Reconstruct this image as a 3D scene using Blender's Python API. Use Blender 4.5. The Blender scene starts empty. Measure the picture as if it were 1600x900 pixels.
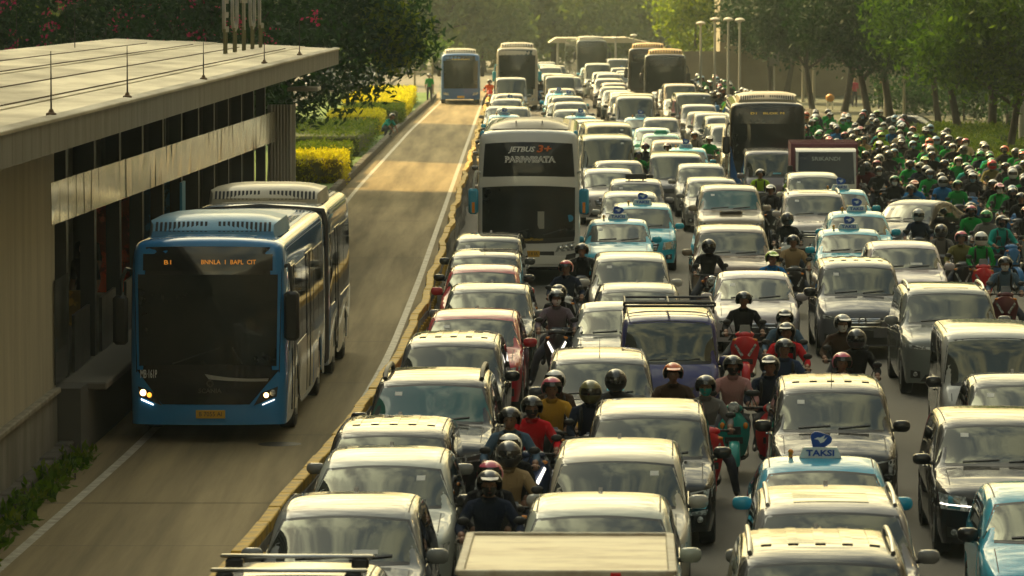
import bpy, bmesh, math, random
import numpy as np
from mathutils import Vector, Matrix, Euler
from mathutils.bvhtree import BVHTree
R = math.radians
random.seed(7)
S = bpy.context.scene
C = S.collection
# ------------------------------------------------------------------ camera (a footbridge over the road, long lens)
CAM_H = 7.1; FPX = 7000.0; TILT = math.atan(463/7000)
cam = bpy.data.cameras.new('camera'); cam.lens = FPX/1600*36; cam.sensor_width = 36
cam.clip_start = 1; cam.clip_end = 3000
camo = bpy.data.objects.new('camera', cam); C.objects.link(camo)
camo.location = (0, 0, CAM_H); camo.rotation_euler = (R(90)-TILT, 0, 0)
cam.dof.use_dof = True; cam.dof.focus_distance = 78; cam.dof.aperture_fstop = 5.0
S.camera = camo
# ------------------------------------------------------------------ light
SUN_EL, SUN_AZ = 42, -42       # azimuth from +Y, negative = left
sunl = bpy.data.lights.new('sun', 'SUN'); sunl.energy = 4.2; sunl.angle = R(0.6); sunl.color = (1.0, .66, .22)
suno = bpy.data.objects.new('sun', sunl); C.objects.link(suno)
sd = Vector((math.sin(R(SUN_AZ))*math.cos(R(SUN_EL)), math.cos(R(SUN_AZ))*math.cos(R(SUN_EL)), math.sin(R(SUN_EL))))
suno.rotation_euler = sd.to_track_quat('Z', 'Y').to_euler(); suno.location = (0, 0, 100)
w = bpy.data.worlds.new('World'); S.world = w; w.use_nodes = True
nt = w.node_tree; nt.nodes.clear()
def wn(t, **k):
    n = nt.nodes.new(t)
    for a, b in k.items(): setattr(n, a, b)
    return n
sky = wn('ShaderNodeTexSky', sky_type='NISHITA', sun_disc=False, sun_elevation=R(SUN_EL), sun_rotation=R(SUN_AZ), altitude=20, air_density=1.3, dust_density=6.0, ozone_density=1.0)
tc = wn('ShaderNodeTexCoord'); sep = wn('ShaderNodeSeparateXYZ'); nt.links.new(tc.outputs['Generated'], sep.inputs[0])
zz = wn('ShaderNodeMath', operation='MAXIMUM'); nt.links.new(sep.outputs['Z'], zz.inputs[0]); zz.inputs[1].default_value = 0.0
za = wn('ShaderNodeMath', operation='ADD'); nt.links.new(zz.outputs[0], za.inputs[0]); za.inputs[1].default_value = .22
vd = wn('ShaderNodeVectorMath', operation='DIVIDE'); nt.links.new(tc.outputs['Generated'], vd.inputs[0])
cmb = wn('ShaderNodeCombineXYZ')
for k in range(3): nt.links.new(za.outputs[0], cmb.inputs[k])
nt.links.new(cmb.outputs[0], vd.inputs[1])
no = wn('ShaderNodeTexNoise'); no.inputs['Scale'].default_value = 9.0; no.inputs['Detail'].default_value = 8; no.inputs['Roughness'].default_value = .6
nt.links.new(vd.outputs[0], no.inputs['Vector'])
cr = wn('ShaderNodeValToRGB'); cr.color_ramp.elements[0].position = .43; cr.color_ramp.elements[1].position = .60
nt.links.new(no.outputs['Fac'], cr.inputs[0])
# broken, hazy tropical cloud: grey-white lumps over a warm milky sky
bw = wn('ShaderNodeRGBToBW'); nt.links.new(sky.outputs[0], bw.inputs[0])
cl = wn('ShaderNodeMixRGB', blend_type='MULTIPLY'); cl.inputs[0].default_value = 1; nt.links.new(bw.outputs[0], cl.inputs[1]); cl.inputs[2].default_value = (2.9, 2.75, 2.4, 1)
mx = wn('ShaderNodeMixRGB'); nt.links.new(cr.outputs[0], mx.inputs[0]); nt.links.new(sky.outputs[0], mx.inputs[1]); nt.links.new(cl.outputs[0], mx.inputs[2])
ti = wn('ShaderNodeMixRGB', blend_type='MULTIPLY'); ti.inputs[0].default_value = 1; nt.links.new(mx.outputs[0], ti.inputs[1]); ht = wn('ShaderNodeMixRGB'); hp = wn('ShaderNodeMath', operation='POWER'); nt.links.new(zz.outputs[0], hp.inputs[0]); hp.inputs[1].default_value = .55; nt.links.new(hp.outputs[0], ht.inputs[0]); ht.inputs[1].default_value = (1.75, 1.40, .62, 1); ht.inputs[2].default_value = (.60, .65, .58, 1); nt.links.new(ht.outputs[0], ti.inputs[2])
bg = wn('ShaderNodeBackground'); bg.inputs['Strength'].default_value = .15; nt.links.new(ti.outputs[0], bg.inputs[0])
wo = wn('ShaderNodeOutputWorld'); nt.links.new(bg.outputs[0], wo.inputs[0])
S.view_settings.view_transform = 'Standard'; S.view_settings.look = 'None'
S.view_settings.exposure = 0.74; S.view_settings.gamma = 1.0; S.view_settings.use_curve_mapping = False
S.cycles.max_bounces = 6; S.cycles.diffuse_bounces = 3; S.cycles.glossy_bounces = 3; S.cycles.transmission_bounces = 4; S.cycles.volume_bounces = 1
S.cycles.caustics_reflective = False; S.cycles.caustics_refractive = False; S.cycles.sample_clamp_indirect = 6
S.cycles.use_denoising = True
try: S.cycles.denoiser = 'OPENIMAGEDENOISE'
except Exception: pass
# ------------------------------------------------------------------ survey: photo pixel -> point of the place
def ray(px, py):
    u = (px-800)/FPX; v = -(py-450)/FPX
    return Vector((u, math.cos(TILT)+v*math.sin(TILT), -math.sin(TILT)+v*math.cos(TILT)))
def at(px, py, z=0.0):
    d = ray(px, py); k = (z-CAM_H)/d.z
    return Vector((d.x*k, d.y*k, z))
def atd(px, py, Y):
    d = ray(px, py); k = Y/d.y
    return Vector((d.x*k, Y, CAM_H+d.z*k))
# ------------------------------------------------------------------ materials
MATS = {}
def mat(name, col=(.5,.5,.5), rough=.6, metal=0, coat=0, spec=.5, objcol=False, noise=0, nscale=8, col2=None, bump=0, bscale=40, emit=None, estr=0, ior=1.5, trans=0, stretch=(1,1,1), coords='Object', alpha=1, lo=.35, hi=.65, island=False, rvar=0):
    if name in MATS: return MATS[name]
    m = bpy.data.materials.new(name); m.use_nodes = True; n = m.node_tree.nodes; l = m.node_tree.links
    p = n['Principled BSDF']; MATS[name] = m
    p.inputs['Roughness'].default_value = rough; p.inputs['Metallic'].default_value = metal
    p.inputs['Coat Weight'].default_value = coat; p.inputs['Coat Roughness'].default_value = .03
    p.inputs['IOR'].default_value = ior; p.inputs['Specular IOR Level'].default_value = spec
    p.inputs['Transmission Weight'].default_value = trans; p.inputs['Alpha'].default_value = alpha
    p.inputs['Base Color'].default_value = (*col, 1)
    src = None
    if objcol:
        oi = n.new('ShaderNodeObjectInfo'); src = oi.outputs['Color']
    if noise or bump or col2 or rvar:
        t = n.new('ShaderNodeTexCoord'); mp = n.new('ShaderNodeMapping'); mp.inputs['Scale'].default_value = stretch
        l.new(t.outputs[coords], mp.inputs[0])
        nz = n.new('ShaderNodeTexNoise'); nz.inputs['Scale'].default_value = nscale; nz.inputs['Detail'].default_value = 6; nz.inputs['Roughness'].default_value = .6
        l.new(mp.outputs[0], nz.inputs['Vector'])
        rp = n.new('ShaderNodeMapRange'); rp.inputs[1].default_value = lo; rp.inputs[2].default_value = hi; l.new(nz.outputs['Fac'], rp.inputs[0])
        fac = rp.outputs[0]
        if island:
            g = n.new('ShaderNodeNewGeometry'); fac = g.outputs['Random Per Island']
        if col2 is not None:
            mm = n.new('ShaderNodeMixRGB'); l.new(fac, mm.inputs[0])
            if src: l.new(src, mm.inputs[1])
            else: mm.inputs[1].default_value = (*col, 1)
            mm.inputs[2].default_value = (*col2, 1)
            if noise:
                sc = n.new('ShaderNodeMath'); sc.operation = 'MULTIPLY'; sc.inputs[1].default_value = noise; l.new(fac, sc.inputs[0]); l.new(sc.outputs[0], mm.inputs[0])
            src = mm.outputs[0]
        if rvar:
            ra = n.new('ShaderNodeMapRange'); ra.inputs[3].default_value = rough; ra.inputs[4].default_value = rough+rvar; l.new(rp.outputs[0], ra.inputs[0]); l.new(ra.outputs[0], p.inputs['Roughness'])
        if bump:
            nb = n.new('ShaderNodeTexNoise'); nb.inputs['Scale'].default_value = bscale; nb.inputs['Detail'].default_value = 4; l.new(mp.outputs[0], nb.inputs['Vector'])
            b = n.new('ShaderNodeBump'); b.inputs['Strength'].default_value = bump; b.inputs['Distance'].default_value = .02; l.new(nb.outputs['Fac'], b.inputs['Height']); l.new(b.outputs[0], p.inputs['Normal'])
    if src: l.new(src, p.inputs['Base Color'])
    if emit:
        p.inputs['Emission Color'].default_value = (*emit, 1); p.inputs['Emission Strength'].default_value = estr
    return m
def leafmat(name, c1, c2, tr=.35):
    m = bpy.data.materials.new(name); m.use_nodes = True; n = m.node_tree.nodes; l = m.node_tree.links; MATS[name] = m
    p = n['Principled BSDF']; p.inputs['Roughness'].default_value = .5; p.inputs['Specular IOR Level'].default_value = .08
    g = n.new('ShaderNodeNewGeometry'); r = n.new('ShaderNodeValToRGB'); l.new(g.outputs['Random Per Island'], r.inputs[0])
    r.color_ramp.elements[0].color = (*c1, 1); r.color_ramp.elements[1].color = (*c2, 1)
    l.new(r.outputs[0], p.inputs['Base Color'])
    t = n.new('ShaderNodeBsdfTranslucent'); mc = n.new('ShaderNodeMixRGB'); mc.blend_type = 'MULTIPLY'; mc.inputs[0].default_value = 1
    l.new(r.outputs[0], mc.inputs[1]); mc.inputs[2].default_value = (1.6, 1.7, .7, 1); l.new(mc.outputs[0], t.inputs[0])
    x = n.new('ShaderNodeMixShader'); x.inputs[0].default_value = tr; l.new(p.outputs[0], x.inputs[1]); l.new(t.outputs[0], x.inputs[2])
    l.new(x.outputs[0], n['Material Output'].inputs[0])
    return m
PAINT = mat('car_paint', objcol=True, rough=.45, coat=1.0, spec=.12, col2=(.20,.17,.12), noise=.05, nscale=3.5, rvar=.15)
PLAST = mat('painted_plastic', objcol=True, rough=.42, spec=.4, coat=.3)
CLOTH = mat('woven_cloth', objcol=True, rough=.92, spec=.15, bump=.5, bscale=35)
HELM = mat('helmet_shell', objcol=True, rough=.28, coat=.7)
GLASS = mat('tinted_glass', (.018,.021,.022), .02, ior=1.95, col2=(.035,.035,.03), noise=.6, nscale=2, lo=.4, hi=.7)
GLASS.node_tree.nodes['Principled BSDF'].inputs['Specular Tint'].default_value = (1, .98, .74, 1)
GGLASS = mat('green_tinted_glass', (.012,.085,.062), .02, ior=1.75)
DGLASS = mat('coach_glass', (.010,.013,.014), .03, ior=1.5, col2=(.03,.032,.03), noise=.5, nscale=1.2)
RUBB = mat('black_rubber', (.016,.016,.016), .75, bump=.2)
BLKP = mat('black_plastic', (.018,.018,.019), .42)
DARK = mat('underbody', (.012,.012,.012), .9)
CHROME = mat('chrome', (.72,.72,.72), .12, metal=1)
ALLOY = mat('alloy', (.42,.43,.44), .28, metal=1)
LENS = mat('lamp_lens', (.62,.64,.63), .06, ior=1.5, col2=(.10,.11,.11), noise=.8, nscale=14, lo=.45, hi=.55)
AMBER = mat('amber_lens', (.75,.25,.02), .15)
REDL = mat('red_lens', (.55,.02,.02), .15)
LED = mat('white_led', (.9,.9,.9), .2, emit=(1,.90,.74), estr=3)
WARM = mat('warm_lamp', (.9,.6,.3), .2, emit=(1,.62,.22), estr=7)
AMBLIT = mat('lit_indicator', (.9,.45,.05), .2, emit=(1,.42,.04), estr=1.2)
ORLED = mat('orange_dot_matrix', (.5,.2,.02), .4, emit=(1,.36,.04), estr=.3)
WHITE = mat('white_lettering', (.8,.8,.77), .5)
PLATEW = mat('pale_plate', (.62,.62,.58), .5)
PLATEY = mat('yellow_plate', (.62,.36,.03), .5)
INK = mat('black_ink', (.015,.015,.015), .6)
SKIN = mat('skin', (.26,.13,.075), .55, bump=.1)
TROU = mat('trouser_cloth', (.02,.022,.03), .9, col2=(.06,.07,.10), noise=1, nscale=1.5)
SHOE = mat('shoe_leather', (.02,.018,.016), .5)
MASKW = mat('face_mask', (.55,.60,.60), .8)
VISOR = mat('smoked_visor', (.012,.013,.015), .06, ior=1.7)
SEAT = mat('seat_vinyl', (.016,.015,.015), .5)
STEEL = mat('galvanised_steel', (.40,.40,.38), .45, metal=.6)
# ------------------------------------------------------------------ mesh helpers
class MB:
    def __init__(s): s.v = []; s.f = []; s.m = []
    def add(s, vs, fs, mi=0):
        o = len(s.v); s.v += [tuple(p) for p in vs]
        for f in fs: s.f.append(tuple(o+i for i in f)); s.m.append(mi)
        return s
    def box(s, c, d, mi=0, rz=0, taper=1.0, b=0):
        cx, cy, cz = c; x, y, z = d[0]/2, d[1]/2, d[2]/2; cs, sn = math.cos(rz), math.sin(rz)
        if b:
            b = min(b, x*.9, y*.9, z*.9); P = []
            for sx in (-1,1):
                for sy in (-1,1):
                    for sz in (-1,1):
                        t = taper if sz > 0 else 1
                        for (ax, ay, az) in ((x, y-b, z-b), (x-b, y, z-b), (x-b, y-b, z)): P.append((sx*ax*t, sy*ay*t, sz*az))
            def I(sx, sy, sz, k): return ((sx > 0)*4+(sy > 0)*2+(sz > 0))*3+k
            F = []
            for q in (-1,1):
                a = [I(q,-1,-1,0), I(q,1,-1,0), I(q,1,1,0), I(q,-1,1,0)]; F.append(a if q > 0 else a[::-1])
                a = [I(-1,q,-1,1), I(1,q,-1,1), I(1,q,1,1), I(-1,q,1,1)]; F.append(a[::-1] if q > 0 else a)
                a = [I(-1,-1,q,2), I(1,-1,q,2), I(1,1,q,2), I(-1,1,q,2)]; F.append(a if q > 0 else a[::-1])
            for q in (-1,1):
                for r in (-1,1):
                    F.append([I(q,r,-1,0), I(q,r,-1,1), I(q,r,1,1), I(q,r,1,0)][::(1 if q*r > 0 else -1)])
                    F.append([I(q,-1,r,0), I(q,1,r,0), I(q,1,r,2), I(q,-1,r,2)][::(1 if q*r > 0 else -1)])
                    F.append([I(-1,q,r,1), I(-1,q,r,2), I(1,q,r,2), I(1,q,r,1)][::(1 if q*r > 0 else -1)])
                    for t in (-1,1): F.append([I(q,r,t,0), I(q,r,t,1), I(q,r,t,2)][::(1 if q*r*t > 0 else -1)])
        else:
            P = [(sx*x*(taper if sz > 0 else 1), sy*y*(taper if sz > 0 else 1), sz*z) for sx in (-1,1) for sy in (-1,1) for sz in (-1,1)]
            F = [(0,1,3,2),(4,6,7,5),(0,4,5,1),(2,3,7,6),(0,2,6,4),(1,5,7,3)]
        return s.add([(cx+p[0]*cs-p[1]*sn, cy+p[0]*sn+p[1]*cs, cz+p[2]) for p in P], F, mi)
    def tube(s, pts, rs, n=8, mi=0, cap=True):
        pts = [Vector(p) for p in pts]
        if not hasattr(rs, '__len__'): rs = [rs]*len(pts)
        V = []; up0 = None
        for i, p in enumerate(pts):
            d = (pts[min(i+1, len(pts)-1)]-pts[max(i-1, 0)]).normalized()
            a = Vector((0,0,1)) if abs(d.z) < .9 else Vector((0,1,0))
            if up0 is not None and up0.cross(d).length > .1: a = up0
            sx = d.cross(a).normalized(); u = sx.cross(d).normalized(); up0 = u
            for k in range(n):
                t = 2*math.pi*k/n; V.append(p+(sx*math.cos(t)+u*math.sin(t))*rs[i])
        F = []
        for i in range(len(pts)-1):
            for k in range(n):
                F.append((i*n+k, i*n+(k+1)%n, (i+1)*n+(k+1)%n, (i+1)*n+k))
        if cap: F.append(tuple(range(n))[::-1]); F.append(tuple((len(pts)-1)*n+k for k in range(n)))
        return s.add(V, F, mi)
    def ell(s, c, r, nu=12, nv=8, mi=0, rot=None, fn=None):
        V = []; M = rot or Matrix.Identity(3); c = Vector(c)
        for j in range(nv+1):
            ph = math.pi*j/nv
            for i in range(nu):
                th = 2*math.pi*i/nu; q = Vector((math.sin(ph)*math.cos(th)*r[0], math.sin(ph)*math.sin(th)*r[1], math.cos(ph)*r[2]))
                if fn: q = fn(q)
                V.append(c+M@q)
        F = []
        for j in range(nv):
            for i in range(nu): F.append((j*nu+i, (j+1)*nu+i, (j+1)*nu+(i+1)%nu, j*nu+(i+1)%nu))
        return s.add(V, F, mi)
    def lathe(s, prof, axis='x', c=(0,0,0), n=20, mi=0):   # profile of (radius, offset along axis)
        V = []
        for (r, o) in prof:
            for k in range(n):
                t = 2*math.pi*k/n; a, b = r*math.cos(t), r*math.sin(t)
                q = {'x': (o, a, b), 'y': (a, o, b), 'z': (a, b, o)}[axis]
                V.append((c[0]+q[0], c[1]+q[1], c[2]+q[2]))
        F = [(i*n+k, i*n+(k+1)%n, (i+1)*n+(k+1)%n, (i+1)*n+k) for i in range(len(prof)-1) for k in range(n)]
        return s.add(V, F, mi)
    def prism(s, poly, y0, y1, mi=0, axis='y'):   # outline in (x,z), extruded along y
        n = len(poly); cv = {'y': lambda p, o: (p[0], o, p[1]), 'x': lambda p, o: (o, p[0], p[1]), 'z': lambda p, o: (p[0], p[1], o)}[axis]
        V = [cv(p, y0) for p in poly]+[cv(p, y1) for p in poly]
        F = [tuple(range(n)), tuple(range(2*n-1, n-1, -1))]+[(i, i+n, (i+1)%n+n, (i+1)%n) for i in range(n)]
        return s.add(V, F, mi)
    def mesh(s, name, mats, smooth=True, recalc=True, ang=40):
        me = bpy.data.meshes.new(name); me.from_pydata(s.v, [], s.f)
        for m in mats if isinstance(mats, (list, tuple)) else [mats]: me.materials.append(m)
        if any(s.m): me.polygons.foreach_set('material_index', s.m)
        if recalc:
            b = bmesh.new(); b.from_mesh(me); bmesh.ops.recalc_face_normals(b, faces=b.faces); b.to_mesh(me); b.free()
        if smooth:
            me.shade_smooth()
            try: me.set_sharp_from_angle(angle=R(ang))
            except Exception: pass
        me.update(); return me
    def obj(s, name, mats, parent=None, smooth=True, color=None, **k):
        return link(name, s.mesh(name, mats, smooth, **k), parent, color)
def link(name, me, parent=None, color=None):
    o = bpy.data.objects.new(name, me); C.objects.link(o)
    if parent: o.parent = parent
    if color: o.color = (*color, 1)
    return o
def empty(name, loc=(0,0,0), rz=0):
    o = bpy.data.objects.new(name, None); C.objects.link(o); o.location = loc; o.rotation_euler = (0,0,rz); o.empty_display_size = .2
    return o
def tag(o, label=None, cat=None, group=None, kind=None):
    if label: o['label'] = label
    if cat: o['category'] = cat
    if group: o['group'] = group
    if kind: o['kind'] = kind
    return o
CH = {}
def kids(o):
    return [c for c in C.objects if c.parent == o]
def snapshot(o):   # remembers a thing's tree so that copies need no searching
    ks = kids(o); return (o, [(k, kids(k)) for k in ks])
def copy_tree(snap, loc, rz=0, skip=()):
    o, ks = snap; r = o.copy(); C.objects.link(r); r.location = loc; r.rotation_euler = (0,0,rz)
    out = []
    for k, gs in ks:
        if k.name.split('.')[0] in skip: continue
        c = k.copy(); C.objects.link(c); c.parent = r; out.append(c)
        for g in gs:
            d = g.copy(); C.objects.link(d); d.parent = c; out.append(d)
    return r, out
def drop(snap):
    o, ks = snap
    for k, gs in ks:
        for g in gs: bpy.data.objects.remove(g)
        bpy.data.objects.remove(k)
    bpy.data.objects.remove(o)
TXT = {}
def text(name, s, size, m, parent=None, loc=(0,0,0), rot=(math.pi/2,0,0), ext=.004, width=None, shear=0, color=None, bold=0):
    key = (s, size, m.name, width, shear)
    if key not in TXT:
        cu = bpy.data.curves.new('lettering', 'FONT'); cu.body = s; cu.size = size; cu.extrude = ext; cu.align_x = 'CENTER'; cu.align_y = 'CENTER'; cu.shear = shear; cu.offset = bold; cu.resolution_u = 2
        o = bpy.data.objects.new('lettering', cu); C.objects.link(o); dg = bpy.context.evaluated_depsgraph_get()
        me = bpy.data.meshes.new_from_object(o.evaluated_get(dg)); bpy.data.objects.remove(o)
        if width and len(me.vertices):
            xs = [v.co.x for v in me.vertices]; k = width/(max(xs)-min(xs))
            for v in me.vertices: v.co.x *= k
        me.materials.clear(); me.materials.append(m); TXT[key] = me
    o = link(name, TXT[key], parent, color); o.location = loc; o.rotation_euler = rot
    return o
# ---- lofted shell: half sections from sill to roof centre, closed at both ends; refined by subdivision
def shell(stations, k, capfn, levels=2):
    n = len(stations[0][1]); ring = 2*n-1; V = []; F = []
    for y, pts in stations:
        for (x, z, dy) in pts: V.append((x, y+dy, z))
        for (x, z, dy) in pts[-2::-1]: V.append((-x, y+dy, z))
    for s_ in range(len(stations)-1):
        a = s_*ring; b = a+ring
        for i in range(ring-1): F.append((a+i, b+i, b+i+1, a+i+1))
    for end in (0, len(stations)-1):
        base = end*ring; y, pts = stations[end]; xk = pts[k][0]; rows = []
        for i in range(k):
            row = [base+i]; xi = pts[i][0]
            cols = [pts[j][0]/xk for j in range(k+1, n)]; cols = cols+[-c for c in cols[-2::-1]]
            for c in cols:
                x = c*xi; V.append((x, y+pts[i][2]*c*c+capfn(c, pts[i][1], end == 0), pts[i][1])); row.append(len(V)-1)
            row.append(base+ring-1-i); rows.append(row)
        rows.append([base+j for j in range(k, ring-k)])
        for i in range(k):
            for j in range(len(rows[0])-1):
                q = (rows[i][j], rows[i][j+1], rows[i+1][j+1], rows[i+1][j]); F.append(q if end else q[::-1])
    me = bpy.data.meshes.new('shell'); me.from_pydata(V, [], F); o = bpy.data.objects.new('shell', me); C.objects.link(o)
    md = o.modifiers.new('s', 'SUBSURF'); md.levels = levels; md.render_levels = levels
    b = bmesh.new(); b.from_mesh(me); bmesh.ops.recalc_face_normals(b, faces=b.faces); b.to_mesh(me); b.free()
    dg = bpy.context.evaluated_depsgraph_get(); out = bpy.data.meshes.new_from_object(o.evaluated_get(dg)); bpy.data.objects.remove(o)
    vs = [v.co.copy() for v in out.vertices]
    # make sure the normals point outwards
    p = max(out.polygons, key=lambda q: q.center.z)
    if p.normal.z < 0: out.flip_normals()
    out.shade_smooth(); out.update()
    return out, BVHTree.FromPolygons(vs, [tuple(q.vertices) for q in out.polygons])
AX = {'F': (lambda a, b: Vector((a, -9, b)), Vector((0,1,0))), 'B': (lambda a, b: Vector((a, 40, b)), Vector((0,-1,0))),
      'R': (lambda a, b: Vector((5, a, b)), Vector((-1,0,0))), 'L': (lambda a, b: Vector((-5, a, b)), Vector((1,0,0))), 'T': (lambda a, b: Vector((a, b, 9)), Vector((0,0,-1)))}
def patch(mb, bvh, ax, quad, nu=6, nv=4, off=.004, bow=(0,0), mi=0, skirt=True, side=(0,0)):
    """lay a four-cornered panel (a,b,c,d = bottom left, bottom right, top right, top left) on a shell, standing proud by off"""
    a, b, c, d = [Vector(q) for q in quad]; fo, dr = AX[ax]; G = []; N = []
    for j in range(nv+1):
        t = j/nv
        for i in range(nu+1):
            s_ = i/nu; p = (a*(1-s_)+b*s_)*(1-t)+(d*(1-s_)+c*s_)*t
            q = 4*s_*(1-s_); p = p+Vector((0, q*(bow[0]*(1-t)+bow[1]*t)))
            r = 4*t*(1-t); p = p+Vector((r*(side[0]*(1-s_)+side[1]*s_), 0))
            h = bvh.ray_cast(fo(p.x, p.y), dr)
            if h[0] is None or (ax == 'R' and h[0].x < .25) or (ax == 'L' and h[0].x > -.25): h = bvh.find_nearest(fo(p.x, p.y)+dr*(9 if ax == 'F' else 4))
            nn = h[1] if h[1].dot(dr) < 0 else -h[1]
            G.append(h[0]+nn*off); N.append(nn)
    w_ = nu+1; F = [(j*w_+i, j*w_+i+1, (j+1)*w_+i+1, (j+1)*w_+i) for j in range(nv) for i in range(nu)]
    if skirt:
        rim = [i for i in range(w_)]+[j*w_+nu for j in range(1, nv+1)]+[nv*w_+i for i in range(nu-1, -1, -1)]+[j*w_ for j in range(nv-1, 0, -1)]
        o = len(G)
        for q in rim: G.append(G[q]-N[q]*(off+.012))
        m = len(rim); F += [(rim[i], o+i, o+(i+1)%m, rim[(i+1)%m]) for i in range(m)]
    mb.add(G, F, mi); return mb
def mirrorq(q): return [(-q[1][0], q[1][1]), (-q[0][0], q[0][1]), (-q[3][0], q[3][1]), (-q[2][0], q[2][1])]
# ---- vehicle tables: type, colour, x/y of the windscreen's top edge in the photograph (used to survey the place), height factor, yaw, label, options
CT = {  # L, W, H, hood front z, cowl z, y hood, y cowl, y roof front, y roof rear, y rear glass base, rear belt z, roof width ratio, wheel r
 'mpv':   (4.35,1.73,1.68,.90,1.08,.16,.92,1.62,3.85,4.22,1.10,.80,.31),
 'suv':   (4.70,1.85,1.80,1.02,1.18,.16,1.22,1.92,4.10,4.55,1.18,.795,.37),
 'hatch': (3.85,1.68,1.50,.80,.99,.16,.92,1.62,3.15,3.68,1.02,.775,.29),
 'sedan': (4.45,1.74,1.47,.76,.96,.16,1.12,1.88,3.10,3.78,1.04,.765,.30),
 'crossover':(4.25,1.79,1.62,.92,1.08,.16,1.08,1.80,3.55,4.08,1.12,.785,.34),
 'microvan':(4.05,1.67,1.86,.92,1.08,.10,.30,.80,3.88,3.98,1.12,.87,.29),
 'highvan':(5.20,1.88,2.22,1.05,1.20,.12,.48,1.30,5.00,5.12,1.20,.86,.33),
}
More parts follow.
